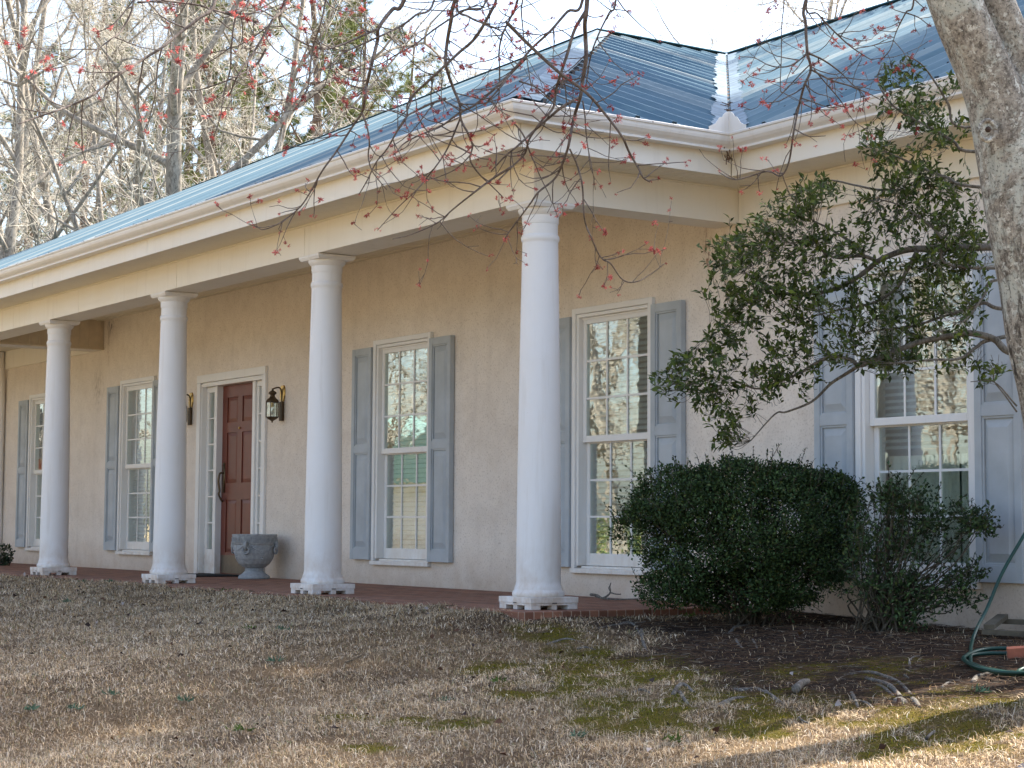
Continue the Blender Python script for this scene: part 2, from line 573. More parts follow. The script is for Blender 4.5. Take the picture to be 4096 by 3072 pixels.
def moss_mask(X, Y):
    m = np.zeros(np.shape(X))
    for cx, cy, rx, ry in MOSSW:
        d = np.hypot((X - cx) / (rx * 1.45), (Y - cy) / (ry * 3.4))
        m = np.maximum(m, 1 - sstep(d, .45, 1.15))
    n = fbm(X * 4.5, Y * 4.5, 11)
    f = fbm(X * 13, Y * 13, 91, 3)
    return np.clip(m * sstep(n, .29, .47) * 1.15 * (.5 + .5 * sstep(f, .28, .45)), 0, 1)


xs = axis(-7, 7, .045, -700, 700); ys = axis(-4.6, 1.7, .045, -700, 700)
GX, GY = np.meshgrid(xs, ys)
GZ = gz(GX, GY)
near = (np.abs(GX) < 9) & (GY > -7) & (GY < 2)
GZ = GZ + np.where(near, (fbm(GX * 3, GY * 3, 5) - .47) * .05 * sstep(-GY, -.9, .6), 0)
GZ = np.where(GY > 1.6, np.minimum(GZ, -.12), GZ)
inslab = (GX < .34) & (GY > -.28) & (GY < 1.7) & (GX > -31.2)
GZ = np.where(inslab, GZ - .12, GZ)
sm = soil_mask(GX, GY); mo = moss_mask(GX, GY)
straw = np.array([.20, .135, .075]); straw2 = np.array([.12, .078, .045])
nz = fbm(GX * 1.7, GY * 1.7, 21)[..., None]
gc = straw * (1 - sstep(nz, .35, .65)) + straw2 * sstep(nz, .35, .65)
gc = np.where(near[..., None], gc, np.array([.36, .28, .16]))
gc = gc * (1 - sm[..., None]) + np.array([.033, .020, .013]) * sm[..., None]
mc = np.array([.10, .094, .012]) * (1 - nz) + np.array([.15, .098, .014]) * nz
gc = gc * (1 - mo[..., None]) + mc * mo[..., None]
ny, nx = GX.shape
idx = np.arange(nx * ny).reshape(ny, nx)
F = np.stack([idx[:-1, :-1], idx[:-1, 1:], idx[1:, 1:], idx[1:, :-1]], -1).reshape(-1, 4)
g = mesh_np("ground", np.stack([GX, GY, GZ], -1).reshape(-1, 3), F, "ground", None, gc.reshape(-1, 3), True)
tag(g, kind='structure')


def gz2(X, Y):
    z = gz(X, Y)
    nr = (np.abs(X) < 9) & (Y > -7) & (Y < 2)
    return z + np.where(nr, (fbm(X * 3, Y * 3, 5) - .47) * .05 * sstep(-Y, -.9, .6), 0)


b = MB()
b.box(-31.0, .37, -.37, 1.6, -.30, 0.0)
o = b.build("porch_floor", "porch", None, bevel=.006)
tag(o, kind='structure')

# ------------------------------------------------------------------ house
H = 2.657; ZS = 2.905; WY = 1.6
XL, XR = -31.0, 3.3
house = thing("house", "single storey cream stucco house with white columned porch and blue metal roof", "house", (-5, 1.6, 0))


def part(b, name, mat, parent=None, **kw):
    o = b.build(name, mat, parent or house, **kw)
    if parent is None:
        o.matrix_parent_inverse = Matrix.Translation((5, -1.6, 0))
    return o


def hpart(o, parent=None):
    o.parent = parent or house
    if parent is None: o.matrix_parent_inverse = Matrix.Translation((5, -1.6, 0))
    return o


WIN = [-13.76, -10.60, -4.48, -1.32, 1.82]
DX0, DX1 = -8.84, -7.28
opens = [(c - .47, c + .47, .215, 2.195) for c in WIN] + [(DX0, DX1, -.01, 2.10)]
gx = sorted({XL, XR} | {q for o in opens for q in o[:2]})
gzz = sorted({-.8, 3.1} | {q for o in opens for q in o[2:4]})
b = MB()
for i in range(len(gx) - 1):
    for k in range(len(gzz) - 1):
        cx = (gx[i] + gx[i + 1]) / 2; cz = (gzz[k] + gzz[k + 1]) / 2
        if any(o[0] < cx < o[1] and o[2] < cz < o[3] for o in opens): continue
        b.quad((gx[i], WY, gzz[k]), (gx[i + 1], WY, gzz[k]), (gx[i + 1], WY, gzz[k + 1]), (gx[i], WY, gzz[k + 1]))
for x0, x1, z0, z1 in opens:
    b.quad((x0, WY, z0), (x0, WY, z1), (x0, WY + .2, z1), (x0, WY + .2, z0)); b.quad((x1, WY, z1), (x1, WY, z0), (x1, WY + .2, z0), (x1, WY + .2, z1))
    b.quad((x0, WY, z1), (x1, WY, z1), (x1, WY + .2, z1), (x0, WY + .2, z1)); b.quad((x1, WY, z0), (x0, WY, z0), (x0, WY + .2, z0), (x1, WY + .2, z0))
b.quad((XR, WY, -.8), (XR, 14, -.8), (XR, 14, 3.1), (XR, WY, 3.1)); b.quad((XL, 14, -.8), (XL, WY, -.8), (XL, WY, 3.1), (XL, 14, 3.1))
b.quad((XR, 14, -.8), (XL, 14, -.8), (XL, 14, 3.1), (XR, 14, 3.1))
part(b, "wall", "stucco")
b = MB()
b.quad((XL + .1, 4.4, 0), (XR - .1, 4.4, 0), (XR - .1, 4.4, 3.05), (XL + .1, 4.4, 3.05))
b.quad((XL + .1, 1.81, .02), (XR - .1, 1.81, .02), (XR - .1, 4.4, .02), (XL + .1, 4.4, .02)); b.quad((XL + .1, 1.81, 3.05), (XL + .1, 4.4, 3.05), (XR - .1, 4.4, 3.05), (XR - .1, 1.81, 3.05))
for x in (XL + .12, -12.2, -9.2, -6.0, -2.9, .25, XR - .12): b.box(x - .04, x + .04, 1.81, 4.39, .03, 3.04)
part(b, "interior_room", "interior")

# --- frieze, beams, ceiling, soffit, fascia, gutter
for x0, x1 in ((.168, 1.9), (1.903, XR), (-30.9, -13.6), (-13.597, -12.068)):
    b = MB(); b.box(x0, x1, 1.57, WY - .002, H, ZS - .002); part(b, "frieze_board", "beam")
b = MB()
sx = [-12.065, -9.9, -7.95, -5.53, -3.05, .165]
for i in range(5): b.box(sx[i] + .003, sx[i + 1] - .003, -.165, -.145, H, ZS - .002)
b.box(-30.9, .163, -.144, .165, H + .004, 3.09); b.box(-30.9, -12.068, -.165, -.145, H, ZS - .002)
b.box(.144, .165, -.144, WY - .03, H, ZS - .002); b.box(-.11, .143, .166, WY - .002, H + .004, 3.09)
b.box(-12.065, -12.044, -.144, WY - .03, H, ZS - .002); b.box(-12.043, -11.75, .166, WY - .002, H + .004, 3.09)
part(b, "porch_beam", "beam")
b = MB()
b.box(-11.748, -11.735, .166, WY - .004, H + .03, 3.08)
for y in np.arange(.28, 1.56, .125): b.box(-11.734, -11.722, y, y + .022, H + .03, 3.08)
b.box(-11.748, -11.715, .166, WY - .004, H + .003, H + .028)
part(b, "board_and_batten_panel", "siding")
b = MB(); b.box(-11.73, -.12, .168, WY - .003, 3.02, 3.08)
for y in np.arange(.3, 1.6, .15): b.box(-11.73, -.12, y, y + .006, 3.012, 3.0195)
part(b, "porch_ceiling", "soffit")

FX0, FX1, FY, MY, FXR = -31.6, .55, -.55, 1.18, 3.75
path = np.array([(FX0, FY), (FX1, FY), (FX1, MY), (FXR, MY), (FXR, 14.6), (FX0, 14.6), (FX0, FY)], float)


def sweep(path, prof, closed=True):
    """profile (outward, z) swept round the eaves with mitred corners"""
    P = path[:-1]; n = len(P); b = MB(); rings = []
    for i in range(n):
        a, c, d = P[i - 1], P[i], P[(i + 1) % n]
        e1 = (c - a) / np.linalg.norm(c - a); e2 = (d - c) / np.linalg.norm(d - c)
        n1 = np.array([e1[1], -e1[0]]); n2 = np.array([e2[1], -e2[0]])
        m = (n1 + n2) / (1 + n1 @ n2)
        rings.append([(c[0] + m[0] * o, c[1] + m[1] * o, z) for o, z in prof])
    k = len(prof)
    V = [q for r in rings for q in r]
    F = []
    for i in range(n):
        j = (i + 1) % n
        for q in range(k - 1): F.append((i * k + q, i * k + q + 1, j * k + q + 1, j * k + q))
    return b.add(V, F)


gprof = [(.002, 3.13), (.002, 3.046), (.006, 3.04), (.080, 3.036), (.092, 3.040), (.092, 3.050), (.088, 3.054), (.094, 3.062), (.112, 3.078), (.126, 3.096), (.131, 3.112), (.133, 3.130),
         (.141, 3.134), (.143, 3.146), (.139, 3.151), (.128, 3.150), (.126, 3.143), (.122, 3.10), (.088, 3.058), (.010, 3.05)]
b = sweep(path, gprof)
b.cur = 1
for x in list(np.arange(FX0 + .35, FX1, .62)) : b.box(x - .004, x + .004, FY - .1438, FY - .128, 3.1385, 3.1445)
for y in (FY + .25, FY + .95): b.box(FX1 + .128, FX1 + .1438, y - .004, y + .004, 3.1385, 3.1445)
for x in np.arange(FX1 + .35, FXR, .55): b.box(x - .004, x + .004, MY - .1438, MY - .128, 3.1385, 3.1445)
# hanging debris and sealant at the inner corner joint and the outer corner
for k in range(14):
    a = random.uniform(-.02, .02); z = random.uniform(2.985, 3.05)
    b.bar((FX1 + .09 + a, MY - .10 + random.uniform(-.02, .02), z), (FX1 + .10 + a * 2, MY - .105, z - random.uniform(.01, .05)), .006, .006)
b.box(FX1 + .089, FX1 + .095, MY - .142, MY - .136, 3.052, 3.12)
part(b, "gutter", ["gutter", "rust"])
b = MB()
def fas(p, q):
    p = np.array(p); q = np.array(q); L = np.linalg.norm(q - p); n = max(1, int(round(L / 3.0)))
    for i in range(n):
        a = p + (q - p) * i / n; c = p + (q - p) * (i + 1) / n; e = (q - p) / L * .003
        a = a + e; c = c - e
        x0, x1 = sorted((a[0], c[0])); y0, y1 = sorted((a[1], c[1]))
        t = .018
        if abs(q[0] - p[0]) > abs(q[1] - p[1]): b.box(x0, x1, y0, y0 + t, ZS - .012, 3.128)
        else:
            s = -t if p[0] > -5 else t
            b.box(min(x0, x0 + s), max(x0, x0 + s), y0, y1, ZS - .012, 3.128)
fas((FX0 + .001, FY), (FX1 - .001, FY)); fas((FX1, FY + .02), (FX1, MY - .001)); fas((FX1 + .001, MY), (FXR - .02, MY)); fas((FXR, MY + .001), (FXR, 14.5))
fas((FX0, FY + .02), (FX0, 14.5))
part(b, "fascia", "beam")
b = MB()
def slats(x0, x1, y0, y1, along):
    # vinyl soffit: boards with a groove between, running from fascia to wall
    p = .076
    if along == 'x':
        for x in np.arange(x0, x1 - 1e-4, p):
            e = min(x + p, x1)
            b.quad((x + .003, y0, ZS), (x + .003, y1, ZS), (e - .003, y1, ZS), (e - .003, y0, ZS))
            b.quad((e - .003, y0, ZS), (e - .003, y1, ZS), (e, y1, ZS + .008), (e, y0, ZS + .008)); b.quad((x, y0, ZS + .008), (x, y1, ZS + .008), (x + .003, y1, ZS), (x + .003, y0, ZS))
    else:
        for y in np.arange(y0, y1 - 1e-4, p):
            e = min(y + p, y1)
            b.quad((x0, y + .003, ZS), (x0, e - .003, ZS), (x1, e - .003, ZS), (x1, y + .003, ZS))
            b.quad((x0, e - .003, ZS), (x0, e, ZS + .008), (x1, e, ZS + .008), (x1, e - .003, ZS)); b.quad((x0, y, ZS + .008), (x0, y + .003, ZS), (x1, y + .003, ZS), (x1, y, ZS + .008))
slats(FX0 + .02, FX1 - .02, FY + .02, -.166, 'x')
slats(.166, FX1 - .02, -.166, MY + .02, 'y')
slats(.166, FXR - .02, MY + .02, WY, 'x')
slats(FX0 + .02, -12.07, -.166, WY, 'x')
b.quad((XR, WY, ZS), (FXR - .02, WY, ZS), (FXR - .02, 14.2, ZS), (XR, 14.2, ZS))
# cover strip at the mitre of the inner corner and the moulding where soffit meets beam and wall
b.bar((FX1 - .03, MY + .03, ZS - .004), (.17, WY - .06, ZS - .004), .05, .006)
b.box(FX0 + .4, .175, -.180, -.1655, ZS - .014, ZS - .001); b.box(.1655, .18, -.165, WY - .05, ZS - .014, ZS - .001); b.box(.181, XR, WY - .048, WY - .0305, ZS - .014, ZS - .001)
part(b, "soffit", "soffit")

# --- corrugated roof
EZ = 3.155; RZ = 4.25
ex0, ex1, ey, my_, exr = FX0 - .05, .60, -.60, 1.13, FXR + .05
P_ = ray(2388, 134, 22.0); RZ = float(P_[2])
Q_ = np.array([P_[0], 7.80, RZ])
RZL = RZ - .30
PL = np.array([-27.0, P_[1], RZL])
RR = np.array([-1.9, Q_[1], RZ])
BY = 14.55
PITCH = .305
RIBU = np.array([0, .018, .050, .068, .140, .150, .160, .222, .232, .242]); RIBH = np.array([0, .036, .036, 0, 0, .006, 0, 0, .006, 0])


def corrug(us, bot, top, nrm, name):
    k0, k1 = math.floor(us[0] / PITCH), math.ceil(us[1] / PITCH)
    u = (np.arange(k0, k1)[:, None] * PITCH + RIBU).ravel(); amp = np.tile(RIBH, k1 - k0)
    ok = (u >= us[0]) & (u <= us[1]); u, amp = u[ok], amp[ok]
    B = np.array([bot(q) for q in u]); T = np.array([top(q) for q in u])
    nrm = np.array(nrm, float); nrm /= np.linalg.norm(nrm)
    B = B + amp[:, None] * nrm; T = T + amp[:, None] * nrm
    n = len(u)
    return np.vstack([B, T]), np.stack([np.arange(n - 1), np.arange(1, n), n + np.arange(1, n), n + np.arange(n - 1)], 1), np.concatenate([u, u])


def lerp(a, b, t): return np.array(a, float) + (np.array(b, float) - np.array(a, float)) * np.clip(t, 0, 1)


CE = np.array([ex1, ey, EZ]); CI = np.array([ex1, my_, EZ]); CEL = np.array([ex0, ey, EZ]); CR = np.array([exr, my_, EZ])
sheets = []
sheets.append(corrug((ex0, ex1), lambda x: (x, ey, EZ), lambda x: lerp(P_, CE, (x - P_[0]) / (ex1 - P_[0])) if x > P_[0] else (lerp(PL, CEL, (x - PL[0]) / (ex0 - PL[0])) if x < PL[0] else PL + (P_ - PL) * (x - PL[0]) / (P_[0] - PL[0])), (0, -.44, .9), 'f'))
sheets.append(corrug((ey, Q_[1]), lambda y: (ex1, y, EZ) if y < my_ else lerp(CI, Q_, (y - my_) / (Q_[1] - my_)), lambda y: lerp(CE, P_, (y - ey) / (P_[1] - ey)) if y < P_[1] else np.array([P_[0], y, RZ]), (.38, 0, .92), 's'))
sheets.append(corrug((Q_[0], exr), lambda x: (x, my_, EZ) if x > ex1 else lerp(Q_, CI, (x - Q_[0]) / (ex1 - Q_[0])), lambda x: np.array([x, Q_[1], RZ]) if x < RR[0] else lerp(RR, CR, (x - RR[0]) / (exr - RR[0])), (0, -.44, .9), 'r'))
BL = np.array([ex0, BY, EZ]); BR = np.array([exr, BY, EZ])
sheets.append(corrug((ey, BY), lambda y: (ex0, y, EZ), lambda y: lerp(CEL, PL, (y - ey) / (P_[1] - ey)) if y < PL[1] else lerp(PL, BL, (y - PL[1]) / (BY - PL[1])), (-.45, 0, .89), 'l'))
sheets.append(corrug((my_, BY), lambda y: (exr, y, EZ), lambda y: lerp(CR, RR, (y - my_) / (RR[1] - my_)) if y < RR[1] else lerp(RR, BR, (y - RR[1]) / (BY - RR[1])), (.45, 0, .89), 'e'))
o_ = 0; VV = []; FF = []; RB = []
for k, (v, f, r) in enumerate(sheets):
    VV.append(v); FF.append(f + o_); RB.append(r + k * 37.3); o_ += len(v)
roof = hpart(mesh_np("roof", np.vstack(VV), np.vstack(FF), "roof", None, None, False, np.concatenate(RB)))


def strip(pts, half, lift, thick, name, mat, parent, updir=(0, 0, 1), drop=.0):
    """two-winged bent strip along a ridge, hip or valley: pts = [(centre, wing dir A, wing dir B)...]"""
    b = MB(); V = []
    for c, wa, wb in pts:
        c = np.array(c, float); wa = np.array(wa, float); wb = np.array(wb, float); u = np.array([0, 0, 1.])
        wa /= np.linalg.norm(wa); wb /= np.linalg.norm(wb)
        for off in (lift, lift - thick):
            V += [c + wa * half + u * (off - drop), c + u * off, c + wb * half + u * (off - drop)]
    n = len(pts); F = []
    for i in range(n - 1):
        a, c = i * 6, (i + 1) * 6
        for p, q in ((0, 1), (1, 2)): F.append((a + p, a + q, c + q, c + p)); F.append((a + 3 + q, a + 3 + p, c + 3 + p, c + 3 + q))
        F.append((a, c, c + 3, a + 3)); F.append((a + 2, a + 5, c + 5, c + 2))
    F += [(0, 3, 4, 1), (1, 4, 5, 2), ((n - 1) * 6, (n - 1) * 6 + 1, (n - 1) * 6 + 4, (n - 1) * 6 + 3), ((n - 1) * 6 + 1, (n - 1) * 6 + 2, (n - 1) * 6 + 5, (n - 1) * 6 + 4)]
    b.add(V, F)
    return b


sl_f = np.array([0, ey - P_[1], EZ - RZ]); sl_s = np.array([ex1 - P_[0], 0, EZ - RZ]); sl_m = np.array([0, my_ - Q_[1], EZ - RZ])
b = strip([(PL, sl_f, (0, 1, -.3)), (P_, sl_f, (0, 1, -.3))], .09, 0.064, .008, "", "", None)
b2 = strip([(P_ + (0, .0, 0), sl_s, (-1, 0, -.3)), (Q_, sl_s, (-1, 0, -.3))], .09, 0.066, .008, "", "", None)
b3 = strip([(Q_, sl_m, (0, 1, -.3)), (RR, sl_m, (0, 1, -.3))], .09, 0.068, .008, "", "", None)
b.add(b2.v, b2.f); b.add(b3.v, b3.f)
rc = b.build("ridge_cap", "cap", roof)
# dark boards standing in for the shade in the open corrugation ends
b = MB(); b.bar(PL + (0, .02, -.05), P_ + (-.04, .02, -.05), .018, .12); b.box(P_[0] - .03, P_[0] - .012, P_[1], Q_[1], RZ - .10, RZ + .02); b.box(Q_[0], RR[0], Q_[1] + .012, Q_[1] + .03, RZ - .10, RZ + .02)
b.build("ridge_gap_shade", "dark", roof)
V_ = np.array([P_[0] - 6.9, BY - 1.5, EZ]); W_ = np.array([V_[0], BY, EZ])
b = MB(); b.quad(PL + (0, .04, -.01), P_ + (0, .04, -.01), V_, W_, BL); b.quad(P_ + (-.04, .04, -.01), Q_ + (-.04, 0, -.01), W_, V_); b.quad(Q_ + (0, .04, -.01), RR + (0, .04, -.01), BR, W_)
b.build("back_slope", "deck", roof)
e = CE - P_
# turn wings so they lie on the two slopes
wing_s = np.cross(np.cross(sl_s, (0, 1, 0)), e); wing_f = np.cross(np.cross(sl_f, (1, 0, 0)), e)
wing_s = wing_s if wing_s[1] > 0 else -wing_s; wing_f = wing_f if wing_f[0] < 0 else -wing_f
b = strip([(P_ + e * t, wing_s, wing_f) for t in np.linspace(-.002, 1.0, 12)], .15, .045, .004, "", "", None)
hf = b.build("hip_flashing", "flash", roof)
b = MB()
ws = wing_s / np.linalg.norm(wing_s); V = []
zz = np.arange(.01, .985, .0085)
for k, t in enumerate(zz):
    c = P_ + e * t + ws * .152; o2 = ws * (.03 if k % 2 else .001)
    V += [c + o2 + np.array([0, 0, .040]), c + o2 + np.array([0, 0, -.004])]
b.add(V, [(2 * k, 2 * k + 1, 2 * k + 3, 2 * k + 2) for k in range(len(zz) - 1)])
b.build("hip_gap_shade", "dark", roof)  # dark zigzag strip stands in for shaded gaps along the flashing edge
ev = CI - Q_
vs = np.cross(np.cross(sl_s, (0, 1, 0)), ev); vm = np.cross(np.cross(sl_m, (1, 0, 0)), ev)
vs = vs if vs[1] < 0 else -vs; vm = vm if vm[0] > 0 else -vm
vs /= np.linalg.norm(vs); vm /= np.linalg.norm(vm)
b = MB(); V = []; n = 120
for i in range(n + 1):
    c = Q_ + ev * i / n + np.array([0, 0, .042])
    wj = .12 + .03 * (vnoise(i * .55, 3.1, 5) - .5) * 2 + .006 * ((i % 2) * 2 - 1)
    wk = .115 + .03 * (vnoise(i * .55, 9.1, 6) - .5) * 2 + .006 * ((i % 2) * 2 - 1)
    V += [c + vs * wj, c + vs * .012, c + vm * .012, c + vm * wk]
b.add(V, [(i * 4 + k, i * 4 + k + 1, i * 4 + 5 + k, i * 4 + 4 + k) for i in range(n) for k in (0, 2)])
b.build("valley_flashing", "flash", roof)
b = MB(); b.bar(Q_ + (0, 0, .03), CI + (0, 0, .03), .03, .004)
for k in range(26):
    c = Q_ + ev * random.uniform(.78, .99) + np.array([0, 0, .05]); d = np.array([random.uniform(-1, 1), random.uniform(-1, 1), .3]) * random.uniform(.02, .07)
    b.bar(c, c + d, .004, .004)
b.build("valley_gap", "rust", roof)
# roof screws
scr = []
for fr in (.10, .26, .45, .66, .86):
    y0_, y1_ = ey + fr * (P_[1] - ey), my_ + fr * (Q_[1] - my_)
    for y in np.arange(math.ceil((y0_ + .25) / .305) * .305 + .1, y1_ - .2, .305): scr.append(np.array([ex1 - fr * (ex1 - P_[0]), y, EZ + fr * (RZ - EZ)]))
    x0_ = ex1 - fr * (ex1 - Q_[0]); x1_ = exr - fr * (exr - RR[0])
    for x in np.arange(math.ceil((x0_ + .25) / .305) * .305 + .1, min(x1_, x0_ + 4.0), .305): scr.append(np.array([x, my_ + fr * (Q_[1] - my_), EZ + fr * (RZ - EZ)]))
b = MB(); b.lathe([(.008, .0), (.010, .010), (.005, .016)], 0, 0, 6)
so_ = b.build("roof_screw", "dark", roof); so_.location = tuple(scr[0])
for c in scr[1:95]:
    q = so_.copy(); COL.objects.link(q); q.parent = roof; q.location = tuple(c)

# ogee splash guard standing on the gutter lip at the inner corner
b = MB()
prof = [(0, .0), (.17, .0), (.17, .035), (.145, .045), (.115, .06), (.095, .085), (.08, .105), (.055, .112), (.045, .13), (.02, .15), (0, .155)]
c0 = np.array([FX1 + .135, MY - .135, 3.14])
for dirv in (np.array([0, -1, 0]), np.array([1, 0, 0])):
    pts = [c0 + dirv * o + np.array([0, 0, z]) for o, z in prof]
    nrm = np.array([1, 0, 0]) if dirv[1] else np.array([0, -1, 0])
    V = pts + [q - nrm * .004 for q in pts]; n = len(pts)
    b.add(V, [tuple(range(n)), tuple(reversed(range(n, 2 * n)))] + [(i, (i + 1) % n, n + (i + 1) % n, n + i) for i in range(n)])
b.build("splash_guard", "gutter", roof)

# --- columns
def make_column(xc):
    b = MB()
    prof = [(.166, .0805), (.171, .088), (.173, .10), (.168, .115), (.160, .122), (.158, .132), (.157, .142), (.150, .155), (.1465, .18)]
    for t in np.linspace(0, 1, 22):
        r = .1465 - .0275 * (t ** 1.5)
        prof.append((r, .19 + t * 2.20))
    prof += [(.119, 2.402), (.123, 2.408), (.127, 2.418), (.128, 2.428), (.126, 2.440), (.121, 2.448), (.1165, 2.452), (.1165, 2.520), (.120, 2.523), (.1205, 2.531), (.122, 2.532), (.1225, 2.575),
             (.128, 2.580), (.138, 2.590), (.146, 2.602), (.148, 2.612), (.1485, 2.6195)]
    b.lathe(prof, xc, 0, 56)
    sh = part(b, "column", "column", smooth=True)
    m = sh.modifiers.new("edge", 'EDGE_SPLIT'); m.split_angle = math.radians(40)
    b = MB(); w = .187
    b.box(xc - w, xc + w, -w, w, .043, .0800)
    b.box(xc - w + .004, xc + w - .004, -w + .004, w - .004, .028, .0425)
    i0 = w - .004
    for sxx in (-1, 1):
        for syy in (-1, 1):
            b.box(*sorted((xc + sxx * i0, xc + sxx * (i0 - .075))), *sorted((syy * i0, syy * (i0 - .075))), 0.001, .0275)
        b.box(*sorted((xc + sxx * i0, xc + sxx * (i0 - .05))), -.022, .022, .001, .0275)
        b.box(xc - .022, xc + .022, *sorted((sxx * i0, sxx * (i0 - .05))), .001, .0275)
    b.cur = 1
    for s in (-1, 1):
        for q in (-.075, .0, .08):
            b.box(xc + q - .018, xc + q + .018, *sorted((s * (w + .001), s * (w - .01))), .040, .0465) if q == 0 else None
            b.box(*sorted((xc + s * (w + .001), xc + s * (w - .01))), q - .018, q + .018, .040, .0465) if q == 0 else None
    pl = b.build("plinth", ["column", "dark"], sh, bevel=.0025)
    b = MB(); a = .165
    b.add([(xc - a, -a, 2.640), (xc + a, -a, 2.640), (xc + a, a, 2.640), (xc - a, a, 2.640), (xc - a, -a, H - .001), (xc + a, -a, H - .001), (xc + a, a, H - .001), (xc - a, a, H - .001)],
          [(4, 5, 6, 7), (0, 1, 5, 4), (1, 2, 6, 5), (2, 3, 7, 6), (3, 0, 4, 7)])
    c = .152
    b.add([(xc - c, -c, 2.620), (xc + c, -c, 2.620), (xc + c, c, 2.620), (xc - c, c, 2.620), (xc - a, -a, 2.6395), (xc + a, -a, 2.6395), (xc + a, a, 2.6395), (xc - a, a, 2.6395)],
          [(3, 2, 1, 0), (0, 1, 5, 4), (1, 2, 6, 5), (2, 3, 7, 6), (3, 0, 4, 7)])
    b.build("capital", "column", sh)


for i in range(11): make_column(-2.9758 * i)


# --- windows
def make_window(xc, style):
    b = MB(); w = .51; y0 = WY - .034
    # brickmould, stepped
    for s in (-1, 1):
        b.box(*sorted((xc + s * w, xc + s * (w - .045))), y0, WY, .215, 2.24)
        b.box(*sorted((xc + s * (w - .046), xc + s * (w - .075))), y0 + .016, WY + .10, .235, 2.194)
    b.box(xc - w + .046, xc + w - .046, y0, WY, 2.195, 2.24)
    b.box(xc - w + .076, xc + w - .076, y0 + .016, WY + .10, 2.166, 2.193)
    b.box(xc - w + .076, xc + w - .076, WY + .012, WY + .018, 2.150, 2.1655)
    fr = part(b, "window", "trim", bevel=.003)
    b = MB(); b.box(xc - w - .003, xc + w + .003, y0 - .012, WY + .01, .178, .214); b.box(xc - .434, xc + .434, WY + .0105, WY + .1, .200, .232)
    b.build("sill", "trim", fr, bevel=.003)
    for nm, z0, z1, ya, yb, gb, gt in (("sash", 1.19, 2.1655, WY + .022, WY + .052, 1.24, 2.115), ("sash", .235, 1.225, WY + .058, WY + .088, .33, 1.18)):
        b = MB(); h = .4335
        b.box(xc - h, xc - h + .042, ya, yb, z0, z1); b.box(xc + h - .042, xc + h, ya, yb, z0, z1)
        b.box(xc - h + .0422, xc + h - .0422, ya, yb, z0, gb); b.box(xc - h + .0422, xc + h - .0422, ya, yb, gt, z1)
        sa = b.build(nm, "trim", fr, bevel=.003)
        b = MB(); ym = (ya + yb) / 2; b.box(xc - .391, xc + .391, ym - .002, ym + .002, gb, gt)
        b.build("pane", "glass", sa)
        b = MB(); yg = ym - .0085
        for q in (-1, 1): b.box(xc + q * .130 - .008, xc + q * .130 + .008, yg, yg + .006, gb, gt)
        for q in (1, 2):
            z = gb + (gt - gb) * q / 3
            for xa, xb in ((-.391, -.139), (-.121, .121), (.139, .391)): b.box(xc + xa, xc + xb, yg, yg + .006, z - .008, z + .008)
        b.build("grille", "trim", sa)
    b = MB(); yb = WY + .135
    b.box(xc - .42, xc + .42, yb - .02, yb + .02, 2.12, 2.16)
    zend = style.get('blind', .30)
    k = 0
    for z in np.arange(zend, 2.11, .043):
        tl = math.radians(style.get('tilt', 38)); j = random.uniform(-.002, .002)
        a = random.uniform(-.02, .02) if z < zend + .2 and style.get('bent') else 0
        dy, dz = .022 * math.cos(tl), .022 * math.sin(tl)
        b.add([(xc - .415, yb - dy, z - dz + j), (xc + .415, yb - dy, z - dz + j + a), (xc + .415, yb + dy, z + dz + j + a), (xc - .415, yb + dy, z + dz + j)], [(0, 1, 2, 3)])
    for q in (-.25, .25): b.box(xc + q - .0015, xc + q + .0015, yb - .024, yb - .022, zend, 2.12)
    b.build("blind", "blind", fr)
    if style.get('curtain'):
        b = MB(); V = []
        n = 80
        for i in range(n + 1):
            x = -.42 + .84 * i / n
            y = yb + .045 + .012 * math.sin(i * .9) + .008 * math.sin(i * 2.3)
            V += [(xc + x, y, .22), (xc + x, y, style['curtain'])]
        b.add(V, [(2 * i, 2 * i + 2, 2 * i + 3, 2 * i + 1) for i in range(n) if i not in (57, 58)])
        b.build("curtain", "curtain", fr, smooth=True)


for xc, st in zip(WIN, ({}, {}, {'tilt': 55}, {'bent': 1, 'tilt': 45}, {'blind': 1.05, 'curtain': 1.0, 'tilt': 30})): make_window(xc, st)


